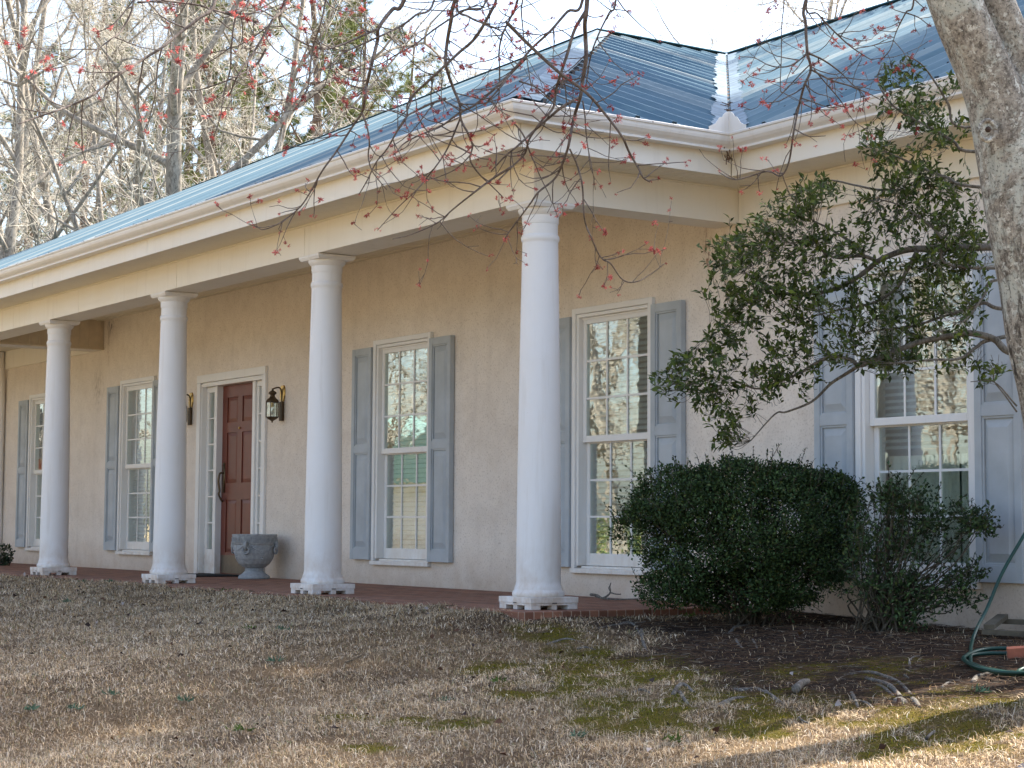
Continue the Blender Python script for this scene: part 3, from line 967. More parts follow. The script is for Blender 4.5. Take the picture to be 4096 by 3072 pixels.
def make_shutter(xc):
    b = MB(); y0 = WY - .052; w = .178; z0, z1 = .222, 2.180; st = .052
    for s in (-1, 1): b.box(*sorted((xc + s * w, xc + s * (w - st))), y0, WY - .006, z0, z1)
    b.box(xc - w + st, xc + w - st, y0 + .002, WY - .006, z0, z0 + .10); b.box(xc - w + st, xc + w - st, y0 + .002, WY - .006, z1 - .062, z1)
    b.box(xc - w + st, xc + w - st, y0 + .002, WY - .006, 1.205, 1.275)
    for a, c in ((z0 + .10, 1.205), (1.275, z1 - .062)):
        xi, xo = w - st, w - st - .014; yr = y0 + .024
        # moulding step, then the raised field
        b.box(xc - xi, xc - xo, y0 + .010, WY - .008, a, c); b.box(xc + xo, xc + xi, y0 + .010, WY - .008, a, c)
        b.box(xc - xo, xc + xo, y0 + .010, WY - .008, a, a + .014); b.box(xc - xo, xc + xo, y0 + .010, WY - .008, c - .014, c)
        xo2 = xo; a2, c2 = a + .014, c - .014; xf = xo - .038; yf = y0 + .004
        V = [(xc - xo2, yr, a2), (xc + xo2, yr, a2), (xc + xo2, yr, c2), (xc - xo2, yr, c2), (xc - xf, yf, a2 + .055), (xc + xf, yf, a2 + .055), (xc + xf, yf, c2 - .055), (xc - xf, yf, c2 - .055)]
        b.add(V, [(4, 5, 6, 7), (0, 1, 5, 4), (1, 2, 6, 5), (2, 3, 7, 6), (3, 0, 4, 7)])
    for x in (-1, 1):
        for z in (z0 + .05, 1.24, z1 - .03): b.box(xc + x * (w - .018) - .004, xc + x * (w - .018) + .004, y0 - .003, y0 + .001, z - .004, z + .004)
    part(b, "shutter", "shutter", bevel=.0015)


for xc in WIN:
    make_shutter(xc - .695); make_shutter(xc + .695)

# --- front door with sidelights, set back in its casing
b = MB(); y0 = WY - .03
b.box(-8.90, -8.815, y0, WY, 0.001, 2.075); b.box(-7.305, -7.22, y0, WY, .001, 2.075); b.box(-8.90, -7.22, y0 - .004, WY, 2.076, 2.16)
b.box(-8.838, -8.80, WY - .012, WY + .14, .001, 2.06); b.box(-7.32, -7.282, WY - .012, WY + .14, .001, 2.06); b.box(-8.799, -7.321, WY - .012, WY + .14, 2.03, 2.074)
for a, c in ((-8.556, -8.492), (-7.628, -7.564)): b.box(a, c, WY + .025, WY + .15, .001, 2.029)
for a, c, p, q in ((-8.799, -8.557, -8.735, -8.605), (-7.563, -7.321, -7.515, -7.385)):
    b.box(a, c, WY + .045, WY + .09, .001, .27); b.box(a, c, WY + .045, WY + .09, 1.97, 2.029); b.box(a, p, WY + .045, WY + .09, .271, 1.969); b.box(q, c, WY + .045, WY + .09, .271, 1.969)
    for z in np.linspace(.27, 1.97, 7)[1:-1]: b.box(p + .001, q - .001, WY + .050, WY + .07, z - .009, z + .009)
df = part(b, "door_frame", "trim", bevel=.003)
for a, c in ((-8.734, -8.606), (-7.514, -7.386)):
    b = MB(); b.box(a, c, WY + .071, WY + .075, .271, 1.969); b.build("sidelight_pane", "glass", df)
b = MB(); yd = WY + .095
dxa, dxb = -8.491, -7.629
b.box(dxa, dxb, yd + .012, yd + .045, .012, 2.027)
xm = (dxa + dxb) / 2
cols = ((dxa + .115, xm - .055), (xm + .055, dxb - .115)); rows = ((.24, .80), (.98, 1.52), (1.63, 1.90))
def cell(a, c, z0, z1): b.box(a, c, yd, yd + .0118, z0, z1)
cell(dxa, cols[0][0], .012, 2.027); cell(cols[0][1], cols[1][0], .012, 2.027); cell(cols[1][1], dxb, .012, 2.027)
for ca in cols:
    zz = .012
    for r0, r1 in rows: cell(ca[0], ca[1], zz, r0); zz = r1
    cell(ca[0], ca[1], zz, 2.027)
    for r0, r1 in rows:
        V = [(ca[0], yd + .0115, r0), (ca[1], yd + .0115, r0), (ca[1], yd + .0115, r1), (ca[0], yd + .0115, r1)]
        i = .04; V += [(ca[0] + i, yd + .003, r0 + i), (ca[1] - i, yd + .003, r0 + i), (ca[1] - i, yd + .003, r1 - i), (ca[0] + i, yd + .003, r1 - i)]
        b.add(V, [(4, 5, 6, 7), (0, 1, 5, 4), (1, 2, 6, 5), (2, 3, 7, 6), (3, 0, 4, 7)])
door = part(b, "door", "door")
b = MB(); b.box(dxa + .02, dxb - .02, yd - .004, yd - .0005, .02, .21); b.build("kick_plate", "kick", door)
b = MB(); hx = dxa + .06
b.box(hx - .028, hx + .028, yd - .008, yd - .0005, .88, 1.20)
b.tube(catmull([(hx, yd - .01, 1.09), (hx, yd - .05, 1.08), (hx, yd - .065, 1.0), (hx, yd - .05, .90), (hx, yd - .06, .86), (hx, yd - .03, .80), (hx, yd - .01, .78)], 6), .011, 8)
b.lathe([(.002, 1.165), (.02, 1.165), (.02, 1.17), (.002, 1.171)], hx, yd - .01, 12)
b.build("handle", "bronze", door, smooth=True)
b = MB(); b.lathe([(.004, 0), (.014, .001), (.014, .012), (.004, .016)], 0, 0, 12); pk = b.build("peephole", "brass", door); pk.rotation_euler = (math.pi / 2, 0, 0); pk.location = (xm, yd, 1.56)
b = MB(); b.box(-8.80, -7.32, WY - .02, WY + .14, .001, .011); part(b, "threshold", "bronze")

# --- downspout at the left corner
b = MB(); x, y = -15.32, WY - .045
b.tube(catmull([(x, y - .03, 2.90), (x, y - .02, 2.70), (x, y - .01, 2.55), (x, y, 2.3), (x, y, 1.2), (x, y, .12), (x, y - .12, .02)], 6), .04, 10)
part(b, "downspout", "gutter", smooth=True)

# ------------------------------------------------------------------ lanterns
def make_lantern(label):
    t = thing("wall_lantern", label, "lantern", group="lanterns beside the front door")
    b = MB()   # brass back plate, elongated hexagon, local: wall at y = 0, lantern hangs at y = -.12
    hexp = [(-.03, -.075), (.03, -.075), (.05, -.02), (.05, .05), (.03, .09), (-.03, .09), (-.05, .05), (-.05, -.02)]
    n = len(hexp); V = [(a, -.002, z) for a, z in hexp] + [(a * .9, -.016, z * .95) for a, z in hexp]
    b.add(V, [tuple(range(n)), tuple(reversed(range(n, 2 * n)))] + [(i, n + i, n + (i + 1) % n, (i + 1) % n) for i in range(n)])
    b.build("back_plate", "brass", t)
    b = MB(); b.box(-.03, .03, -.03, -.003, -.27, -.078); b.tube(catmull([(0, -.015, -.085), (0, -.018, .0), (0, -.03, .05), (0, -.06, .065), (0, -.11, .05), (0, -.12, .03)], 6), .008, 8)
    b.build("arm", "iron", t)
    b = MB()
    b.lathe([(.004, .055), (.010, .05), (.008, .038), (.014, .03), (.036, .018), (.042, .004), (.030, -.008), (.022, -.014), (.026, -.03), (.040, -.048), (.058, -.062), (.062, -.072), (.066, -.078), (.064, -.083), (.02, -.084)][::-1], 0, -.12, 24)
    b.build("cap", "iron", t, smooth=True)
    b = MB()
    for k in range(6):
        a = math.pi / 3 * k + .3; c = (.063 * math.cos(a), -.12 + .063 * math.sin(a)); a2 = a + math.pi / 3; c2 = (.063 * math.cos(a2), -.12 + .063 * math.sin(a2))
        b.bar((*c, -.085), (*c, -.238), .006, .006, (1, 0, 0)); b.bar((*c, -.236), (*c2, -.236), .008, .006); b.bar((*c, -.087), (*c2, -.087), .006, .006)
    b.lathe([(.004, -.292), (.010, -.286), (.006, -.278), (.022, -.268), (.044, -.256), (.056, -.244), (.058, -.240), (.03, -.239)], 0, -.12, 24)
    b.build("frame", "iron", t)
    b = MB()
    for k in range(6):
        a = math.pi / 3 * k + .3; c = (.060 * math.cos(a), -.12 + .060 * math.sin(a)); a2 = a + math.pi / 3; c2 = (.060 * math.cos(a2), -.12 + .060 * math.sin(a2))
        b.quad((*c, -.233), (*c2, -.233), (*c2, -.09), (*c, -.09))
    b.build("glass_panel", "glass", t)
    b = MB(); b.lathe([(.012, -.135), (.013, -.13), (.012, -.088), (.004, -.087)], 0, -.12, 14)
    b.build("candle_socket", "brass", t)
    b = MB(); b.lathe([(.002, -.21), (.014, -.20), (.022, -.18), (.020, -.16), (.011, -.137), (.004, -.136)], 0, -.12, 14); b.build("bulb", "bulb", t, smooth=True)
    return t


l1 = make_lantern("black lantern fully in view on the wall right of the red door")
l1.location = (-6.87, WY, 1.85)
l2 = copy_tree(l1); l2.location = (-9.10, WY, 1.90)
l2['label'] = "black lantern left of the red door, half hidden behind a white column"

# ------------------------------------------------------------------ urn, door mat
ur = on_y(1016, 2310, 1.30)
urn = thing("stone_urn", "grey cast stone urn planter with key pattern rim on the porch by the red door", "urn", (float(ur[0]), 1.30, .001))
b = MB()
b.lathe([(.155, .0), (.158, .012), (.150, .03), (.120, .05), (.098, .07), (.088, .085), (.094, .095), (.088, .105)], 0, 0, 40); b.build("foot", "stone", urn, smooth=True)
b = MB()
b.lathe([(.088, .1055), (.115, .118), (.155, .15), (.185, .20), (.202, .255), (.207, .305), (.206, .335), (.212, .34), (.216, .348), (.220, .42), (.224, .425), (.225, .437), (.218, .441), (.195, .441), (.19, .43), (.185, .36), (.03, .34)], 0, 0, 48)
# greek key band, raised
def arc(a0, a1, z0, z1, r0=.2165, r1=.2255):
    m = max(1, int((a1 - a0) / .06)); V = []
    for i in range(m + 1):
        a = a0 + (a1 - a0) * i / m
        for r in (r0, r1 + (z0 - .36) * .05):
            V += [(r * math.cos(a), r * math.sin(a), z0), (r * math.cos(a), r * math.sin(a), z1)]
    for i in range(m):
        q = i * 4; w = q + 4
        b.add([], []); o = len(b.v)
        b.add([V[q + 2], V[w + 2], V[w + 3], V[q + 3], V[q], V[w], V[w + 1], V[q + 1]], [(0, 1, 2, 3), (3, 2, 6, 7), (1, 0, 4, 5)] + ([(0, 3, 7, 4)] if i == 0 else []) + ([(2, 1, 5, 6)] if i == m - 1 else []))
N = 22
for k in range(N):
    a = 2 * math.pi * k / N; s = 2 * math.pi / N / 6
    arc(a, a + s * 5, .404, .412); arc(a + s * 4.2, a + s * 5, .368, .403); arc(a, a + s, .360, .403); arc(a + s * 2, a + s * 4.2, .360, .368); arc(a + s * 2, a + s * 2.8, .3685, .390); arc(a + s * 2.8, a + s * 3.4, .382, .390); arc(a + s * 5, a + s * 6, .360, .368)
b.build("bowl", "stone", urn)
for k in range(4):
    a = math.radians(-48 + 90 * k); c, s = math.cos(a), math.sin(a)
    b = MB()
    # mask-like boss with a hanging ring and swag
    b.tube([(.20 * c, .20 * s, .37), (.232 * c, .232 * s, .355), (.236 * c, .236 * s, .32), (.205 * c, .205 * s, .285)], [.012, .02, .019, .010], 8)
    ring = []
    for q in np.linspace(0, 2 * math.pi, 22):
        tx = .034 * math.cos(q); tz = .034 * math.sin(q); ring.append((.226 * c - s * tx, .226 * s + c * tx, .283 + tz))
    b.tube(ring, .009, 7)
    b.build("ring_handle", "stone", urn, smooth=True)
    b = MB()
    for q in np.linspace(.15, 1.42, 16):
        aa = a + q; z = .33 - .055 * math.sin((q - .15) / 1.27 * math.pi); r = .208 - .012 * math.sin((q - .15) / 1.27 * math.pi)
        b.lathe([(.003, z - .011), (.011, z - .004), (.011, z + .004), (.003, z + .011)], r * math.cos(aa), r * math.sin(aa), 7)
    aa = a + math.pi / 4
    for i, (dz, wz) in enumerate(((.255, 2), (.237, 3), (.219, 2), (.202, 1))):
        for j in range(wz):
            b2 = aa + (j - (wz - 1) / 2) * .085; r = .200 - (.27 - dz) * .25
            b.lathe([(.003, dz - .010), (.010, dz - .003), (.010, dz + .003), (.003, dz + .010)], r * math.cos(b2), r * math.sin(b2), 7)
    b.build("grape_swag", "stone", urn, smooth=True)
b = MB(); b.box(-8.42, -7.62, 1.02, 1.54, .001, .016)
mt = b.build("door_mat", "mat", None, bevel=.004); tag(mt, "black rubber doormat lying on the brick porch before the red door", "doormat")

# ------------------------------------------------------------------ maple: trunk, overhanging branches, blossoms, roots
maple = thing("maple_tree", "large leaning grey tree trunk with lichen at right and red budding branches overhead", "tree", (4.56, -.1, float(gz(4.56, -.1))))
MI = Matrix.Translation((-4.56, .1, -float(gz(4.56, -.1))))


def mpart(o, parent=None):
    o.parent = parent or maple
    if parent is None: o.matrix_parent_inverse = MI
    return o


ax = [ray(3500, -1100, 8.4), ray(3660, -600, 8.4), ray(3878, 0, 8.4), ray(4022, 370, 8.4), ray(4118, 889, 8.4), ray(4164, 1111, 8.4), ray(4200, 1350, 8.4), ray(4262, 1648, 8.4), ray(4330, 2200, 8.4), ray(4380, 2700, 8.4)]
ax = catmull(ax, 26)[::-1]
TW = np.linalg.norm(np.diff(ax, axis=0), axis=1).sum()
nr, ns = len(ax), 72
ts = np.linspace(0, 1, nr)
Tg = unit(np.gradient(ax, axis=0))
cu = unit(np.cross(Tg, FWD)); cv = np.cross(Tg, cu)      # cu lies across the view, cv points along it
V = np.zeros((nr, ns, 3))
th = np.linspace(0, 2 * np.pi, ns, endpoint=False)
zc = ax[:, 2]
for i in range(nr):
    z = zc[i]
    base = .188 + .14 * max(0, (.55 - z)) ** 1.5 * (1 + .4 * np.cos(3 * th + .6)) if z < .55 else .188 * np.ones(ns)
    base = base * (1 - .05 * sstep(z, 1.0, 3.2))
    # two fused stems above: cross-section pinches where the groove runs
    fk = sstep(z, 2.2, 2.85)
    g1 = np.exp(-((np.angle(np.exp(1j * (th - (-1.25))))) / .28) ** 2); g2 = np.exp(-((np.angle(np.exp(1j * (th - 1.95)))) / .26) ** 2)
    r = base * (1 - .30 * fk * g1 - .55 * sstep(z, 2.25, 2.75) * g2)
    r = r * (1 + .06 * (fbm(th * 1.6 + 10, np.full(ns, z * 3.0), 31) - .47) * 2 * np.sin(th / 2) ** .5)
    sz = fbm(np.cos(th) * 2.5 + 7, np.sin(th) * 2.5 + z * 1.2, 41) - .47
    r = r * (1 + .12 * sz)
    r = r + .012 * (np.abs(fbm(np.cos(th) * 9 + 7, np.sin(th) * 9 + z * 2.5, 43, 3) - .45) - .06) * (1 - .6 * sstep(z, 1.8, 2.4))
    V[i] = ax[i] + r[:, None] * (np.cos(th)[:, None] * cu[i] + np.sin(th)[:, None] * cv[i])
V2 = V.reshape(-1, 3)
ii = np.arange(nr * ns).reshape(nr, ns)
F = np.stack([ii[:-1], np.roll(ii, -1, 1)[:-1], np.roll(ii, -1, 1)[1:], ii[1:]], -1).reshape(-1, 4)
trunk = mpart(mesh_np("trunk", V2, F, "bark", None, None, True))
# healed branch scar: raised oval ring with a hollow
kc = ray(3951, 522, 8.19); kn = -FWD
b = MB()
ring = []
for q in np.linspace(0, 2 * math.pi, 26): ring.append(kc + RIGHT * .034 * math.cos(q) + UP * .044 * math.sin(q) - FWD * -.0)
b.tube(ring, .010 , 8)
V = [kc + FWD * .012 - FWD * .014] + [kc + RIGHT * .034 * math.cos(q) + UP * .044 * math.sin(q) for q in np.linspace(0, 2 * math.pi, 24, endpoint=False)]
b.add(V, [(0, 1 + k, 1 + (k + 1) % 24) for k in range(24)])
b.build("branch_scar", "bark", trunk, smooth=True)
M['scarhole'] = simple("scar_hollow", (.05, .03, .02), .9)
b = MB(); b.tube([kc - FWD * .006 + UP * .004, kc - FWD * .0165], [.014, .006], 8); b.build("scar_hollow", "scarhole", trunk)

# branches traced as real limbs: (points in photo pixels, start depth, end depth, start radius m, end radius)
def Z(ox, oy, pts): return [(ox + x * .46293, oy + y * .46293) for x, y in pts]


BR = [
    (Z(1024, 0, [(1720, 0), (1690, 150), (1650, 380), (1640, 560), (1700, 750), (1760, 900), (1770, 1030), (1830, 1150), (1870, 1260), (1850, 1380), (1925, 1500), (2040, 1610), (2130, 1700)]), 8.2, 8.6, .013, .003),
    (Z(1024, 0, [(1280, 0), (1180, 80), (1060, 240), (1050, 350), (1000, 550), (960, 720), (940, 850), (915, 970), (830, 1100), (700, 1300), (570, 1480), (470, 1659), (370, 1800), (200, 1930), (60, 1983), (0, 1948)]), 7.8, 8.2, .013, .002),
    (Z(1024, 0, [(915, 970), (960, 1100), (980, 1230), (970, 1350), (1000, 1470), (1080, 1580), (1130, 1640)]), 8.0, 8.2, .006, .002),
    (Z(1024, 0, [(1055, 250), (960, 290), (850, 340), (700, 400), (590, 420), (450, 390), (300, 300), (220, 200), (200, 150), (225, 60), (245, 0)]), 7.8, 7.2, .007, .003),
    (Z(1024, 0, [(2080, -40), (2040, 80), (1900, 320), (1760, 450), (1640, 560), (1500, 690), (1380, 800), (1310, 900), (1300, 1010), (1210, 1150), (1130, 1290), (1040, 1400), (960, 1560), (890, 1680)]), 7.9, 8.4, .010, .003),
    (Z(1024, 0, [(2260, 0), (2200, 150), (2130, 300), (2100, 450), (2105, 650), (2090, 870), (2000, 1000)]), 8.4, 8.5, .009, .003),
    (Z(1024, 0, [(2330, 500), (2212, 620), (2090, 740), (1900, 900), (1750, 980), (1600, 1090), (1430, 1160), (1280, 1240), (1190, 1340)]), 8.4, 8.2, .010, .003),
    (Z(1024, 0, [(1640, 850), (1500, 900), (1380, 960), (1300, 1010), (1210, 1140)]), 8.3, 8.2, .008, .004),
    (Z(1024, 0, [(1770, 1010), (1700, 1180), (1640, 1310), (1560, 1430), (1480, 1530), (1390, 1640), (1220, 1800), (1050, 1990)]), 8.4, 8.6, .006, .002),
    (Z(1024, 0, [(2212, 1440), (2050, 1540), (1890, 1659), (1700, 1810), (1560, 1930), (1330, 2030), (1180, 2065)]), 8.4, 8.7, .007, .002),
    (Z(2048, 0, [(650, 0), (630, 200), (635, 330), (640, 500), (610, 700), (590, 840), (540, 1000), (500, 1200), (470, 1320), (380, 1530), (230, 1659), (150, 1770), (0, 1970), (-60, 2060)]), 8.3, 8.8, .016, .003),
    (Z(2048, 0, [(-40, 200), (0, 240), (160, 400), (400, 620), (640, 800), (800, 980), (950, 1180), (1010, 1310), (1090, 1450), (1130, 1530), (1190, 1570)]), 8.0, 8.6, .011, .005),
    (Z(2048, 0, [(900, -20), (840, 110), (760, 270), (690, 450), (655, 620), (640, 760)]), 8.3, 8.5, .007, .003),
    (Z(2048, 0, [(610, 0), (480, 100), (330, 270), (170, 420), (0, 620), (-90, 740), (-230, 900)]), 8.4, 8.3, .010, .005),
    (Z(2048, 0, [(590, 840), (440, 920), (340, 1000), (180, 1140), (50, 1260), (-60, 1350), (-180, 1480)]), 8.5, 8.5, .010, .004),
    (Z(2048, 0, [(640, 90), (540, 260), (480, 460), (420, 640), (380, 780), (355, 930), (260, 1040), (150, 1200), (110, 1330), (0, 1440), (-120, 1560)]), 8.3, 8.6, .010, .004),
    (Z(2048, 0, [(610, 870), (630, 1000), (645, 1200), (670, 1350), (700, 1500), (720, 1640)]), 8.6, 8.7, .005, .002),
    (Z(2048, 0, [(500, 1290), (560, 1420), (600, 1560), (612, 1659), (620, 1840), (640, 1950), (680, 2040), (740, 2180), (790, 2245), (850, 2275), (930, 2390), (980, 2430), (1030, 2440), (1090, 2430), (1150, 2400), (1240, 2340), (1315, 2278)]), 8.6, 8.8, .006, .0025),
    (Z(2048, 0, [(0, 1040), (100, 1170), (160, 1330), (200, 1420), (250, 1540), (320, 1680), (350, 1755), (430, 1760)]), 8.5, 8.7, .005, .002),
    (Z(2048, 0, [(95, -20), (80, 90), (110, 380), (150, 650), (175, 780)]), 8.2, 8.3, .006, .002),
    (Z(2048, 0, [(60, 700), (220, 760), (320, 850), (400, 930), (500, 1010), (560, 1080)]), 8.3, 8.4, .005, .002),
    (Z(3072, 0, [(330, -10), (325, 200), (340, 450), (370, 600), (310, 750), (260, 950), (220, 1150), (180, 1400), (110, 1520), (0, 1480), (-180, 1530), (-300, 1550), (-420, 1490)]), 8.6, 9.0, .011, .003),
    (Z(3072, 0, [(370, 600), (540, 690), (700, 740), (830, 790), (950, 850), (1100, 935)]), 8.6, 8.8, .006, .002),
    (Z(3072, 0, [(350, 460), (480, 520), (620, 620), (720, 720), (800, 790), (850, 860)]), 8.6, 8.8, .006, .002),
    (Z(3072, 0, [(335, 10), (430, 120), (550, 250), (700, 390), (830, 480), (900, 520)]), 8.5, 8.7, .007, .003),
    (Z(3072, 0, [(1260, -10), (1190, 110), (1110, 270), (1060, 420), (1000, 500)]), 8.5, 8.6, .007, .002),
    (Z(3072, 0, [(1190, 110), (1300, 150), (1390, 220)]), 8.5, 8.5, .004, .002),
    (Z(3072, 0, [(400, 600), (500, 720), (620, 860), (700, 990), (760, 1060), (830, 1110), (900, 1190)]), 8.6, 9.2, .004, .002),
    (Z(3072, 0, [(335, 470), (210, 560), (100, 580), (0, 560), (-120, 500), (-240, 490)]), 8.6, 8.6, .005, .002),
    (Z(3072, 0, [(140, -10), (120, 200), (115, 500), (110, 790), (180, 740), (270, 710)]), 8.5, 8.6, .004, .002),
    (Z(0, 0, [(1860, 0), (1700, 170), (1560, 280), (1400, 410), (1240, 510), (1050, 630), (900, 740), (770, 840), (610, 910), (480, 960), (330, 1010), (160, 1070)]), 6.6, 6.0, .009, .003),
    (Z(0, 0, [(2150, -10), (2040, 140), (2000, 400), (1990, 600), (1940, 780), (1905, 1000), (1850, 1180)]), 6.8, 6.8, .006, .002),
    (Z(0, 0, [(1190, 20), (1420, 10), (1690, 40), (1830, 80), (2000, 130), (2212, 190)]), 6.6, 7.0, .005, .005),
    (Z(0, 0, [(1160, -10), (1060, 250), (970, 330), (860, 410), (720, 500), (560, 570), (430, 600)]), 6.4, 6.0, .005, .002),
    (Z(0, 0, [(2300, 420), (2212, 560), (2040, 660), (1900, 720), (1700, 780), (1540, 775)]), 7.0, 6.8, .006, .002),
    (Z(1024, 0, [(260, 0), (140, 180), (0, 420), (-150, 640), (-230, 820)]), 7.0, 6.8, .009, .003),
    (Z(1024, 0, [(600, 0), (560, 200), (500, 380), (470, 560), (450, 740), (380, 880), (320, 960)]), 7.2, 7.3, .006, .002),
    (Z(1024, 0, [(1540, 0), (1380, 130), (1260, 220), (1100, 300), (900, 390), (720, 480), (640, 600), (580, 760), (450, 860), (340, 930)]), 7.6, 7.3, .007, .002),
    (Z(1024, 0, [(1990, 0), (1800, 90), (1560, 240), (1380, 380), (1200, 480), (1060, 560), (880, 600), (740, 570)]), 8.0, 7.6, .007, .002),
    (Z(1024, 0, [(1740, 0), (1850, 150), (1990, 210), (2130, 280), (2240, 400)]), 8.2, 8.3, .008, .003),
]
limb = catmull([ray(3640, -640, 8.4), ray(3300, -900, 8.3), ray(2700, -800, 8.2), ray(2200, -700, 8.0), ray(1600, -600, 7.4), ray(900, -450, 6.9), ray(300, -300, 6.6)], 10)
b = MB()
b.tube(limb, np.linspace(.07, .02, len(limb)), 10)
tips = []     # (point, direction) twig ends for the blossoms
allpts = []
for px, d0, d1, r0, r1 in BR:
    n = len(px)
    P3 = [ray(x, y, d0 + (d1 - d0) * i / (n - 1) + .05 * math.sin(i * 1.7 + x)) for i, (x, y) in enumerate(px)]
    if px[0][1] <= 8:      # carry on up to the limb above
        k = np.argmin(np.linalg.norm(limb - (P3[0] + np.array([0, 0, .6])), axis=1))
        mid = (limb[k] + P3[0]) / 2 + np.array([0, 0, .05])
        P3 = [limb[k], mid] + P3
    Q = catmull(P3, 6)
    rr = np.linspace(r0, r1, len(Q))
    b.tube(Q, np.maximum(rr * .8, .0018), 6)
    allpts.append((Q, rr, d0))
branches_main = b
# side twigs
tw0, tw1, tr0, tr1 = [], [], [], []
r_ = np.random.default_rng(11)
for Q, rr, d0 in allpts:
    L = np.linalg.norm(np.diff(Q, axis=0), axis=1).sum()
    for _ in range(int(L * 11) + 2):
        i = r_.integers(2, len(Q) - 1)
        t = unit(Q[i] - Q[i - 1]); side = unit(np.cross(t, FWD) + r_.normal(0, .5, 3)) * r_.choice([-1, 1])
        d = unit(t * r_.uniform(.3, .9) + side * .8)
        ln = r_.uniform(.06, .30); n = 5; p = Q[i].copy(); rad = min(rr[i] * .6, .0032)
        for k in range(n):
            d = unit(d + r_.normal(0, .14, 3) + np.array([0, 0, .20 * k / n]))
            q = p + d * ln / n
            tw0.append(p); tw1.append(q); tr0.append(max(.0013, rad * (1 - k / n * .5))); tr1.append(max(.0012, rad * (1 - (k + 1) / n * .5)))
            if k >= 2 and r_.random() < .32:      # secondary stub with a bud
                s2 = unit(d * .6 + r_.normal(0, .7, 3)); q2 = q + s2 * r_.uniform(.02, .07)
                tw0.append(q); tw1.append(q2); tr0.append(.0014); tr1.append(.0012)
                tips.append((q2, s2))
            p = q
        tips.append((p, d))
    tips.append((Q[-1], unit(Q[-1] - Q[-2])))
mpart(branches_main.build("branch", "twig", None, smooth=True))
V, F = segs_mesh(tw0, tw1, tr0, tr1, 4)
mpart(mesh_np("twig", V, F, "twig", None, None, True))
# blossoms: little bursts of red stamens
tips = [t for t in tips if r_.random() < .78]
P = []; D = []; L = []; C = []
for p, d in tips:
    big = r_.uniform(.75, 1.25)
    mx_ = r_.random(); base = np.array([.27, .04, .04]) * (1 - mx_) + np.array([.62, .19, .17]) * mx_; big *= r_.uniform(.75, 1.2)
    for c in range(r_.integers(1, 4)):
        cc = p + r_.normal(0, .006, 3)
        for k in range(r_.integers(10, 17)):
            dd = unit(r_.normal(0, 1, 3) + d * .5)
            P.append(cc); D.append(dd); L.append(.0135 * big * r_.uniform(.6, 1.2)); C.append(base * r_.uniform(.6, 1.4))
P = np.array(P); D = np.array(D); L = np.array(L); C = np.array(C)
V, F = leaves_mesh(P, D, r_.normal(0, 1, P.shape), L, L * .28)
mpart(mesh_np("blossom", V, F, "blossom", None, np.repeat(C, 5, 0)))

# surface roots
def root(px, r0, r1, sink=.4):
    P3 = []
    for i, (x, y) in enumerate(px):
        p = on_ground(x, y); p[2] = float(gz2(p[0], p[1])); P3.append(p)
    n = len(P3)
    for i in range(n): P3[i][2] += (r0 * (1 - sink)) * math.sin(math.pi * (i + .35) / (n - .3)) - r0 * .45
    Q = catmull(P3, 6)
    r0, r1 = r0 * .7, r1 * .7
    rad = r0 + (r1 - r0) * np.linspace(0, 1, len(Q)); rad = rad * (1 + .25 * (vnoise(np.arange(len(Q)) * .6, px[0][0] * .13, 3) - .5))
    b = MB(); b.tube(Q, rad, 9)
    return mpart(b.build("root", "root", None, smooth=True))



Z8 = lambda pts: Z(3072, 2304, pts); Z7 = lambda pts: Z(2048, 2304, pts)
for pts, a, c in ((Z8([(660, 835), (760, 830), (900, 830), (1020, 870), (1140, 930), (1240, 1020)]), .016, .013), (Z8([(850, 875), (960, 910), (1060, 970), (1150, 1040)]), .019, .017),
                  (Z8([(950, 935), (1010, 980), (1090, 1030)]), .012, .010), (Z8([(1770, 915), (1820, 880), (1950, 865), (2090, 850), (2130, 890)]), .022, .018), (Z8([(1500, 965), (1560, 930), (1640, 945)]), .012, .009),
                  (Z8([(725, 1010), (750, 1070), (780, 1140)]), .016, .012), (Z8([(780, 1080), (850, 1110), (910, 1140)]), .011, .009), (Z8([(-20, 1000), (60, 1060), (160, 1130)]), .014, .01),
                  (Z8([(1250, 1080), (1280, 1120), (1310, 1150)]), .02, .016), (Z8([(1230, 800), (1225, 740), (1260, 700), (1310, 685)]), .011, .008),
                  (Z7([(1060, 1000), (1120, 990), (1200, 1010)]), .014, .008), (Z7([(1390, 1020), (1440, 970), (1500, 960), (1570, 1000)]), .020, .014), (Z7([(1450, 1000), (1490, 1060), (1530, 1120)]), .015, .010),
                  (Z7([(1920, 960), (1980, 980), (2060, 985), (2120, 980), (2200, 1020)]), .020, .014), (Z7([(1770, 1130), (1860, 1100), (1950, 1060), (2030, 1050)]), .022, .012), (Z7([(1120, 510), (1130, 570), (1165, 660)]), .018, .012),
                  (Z7([(300, 600), (380, 580), (480, 575), (620, 585)]), .014, .010), (Z7([(560, 630), (640, 622), (720, 635)]), .012, .008), (Z7([(940, 490), (1040, 488), (1130, 482)]), .015, .010), (Z7([(1880, 490), (1930, 450), (2050, 430), (2200, 420)]), .016, .012),
                  (Z7([(1940, 550), (1950, 590), (1990, 625)]), .014, .010), (Z7([(2080, 545), (2100, 590), (2120, 630)]), .012, .009), (Z7([(740, 430), (900, 420), (1060, 410), (1230, 380)]), .012, .009)):
    root(pts, a, c)

# ------------------------------------------------------------------ evergreen tree behind the trunk
ev0 = np.array([4.15, .55, float(gz(4.15, .55))])
ever = thing("evergreen_tree", "glossy dark green broadleaf tree reaching in front of the wall from behind the grey trunk", "tree", tuple(ev0))
EI = Matrix.Translation(-Vector(ev0))


def epart(o):
    o.parent = ever; o.matrix_parent_inverse = EI; return o


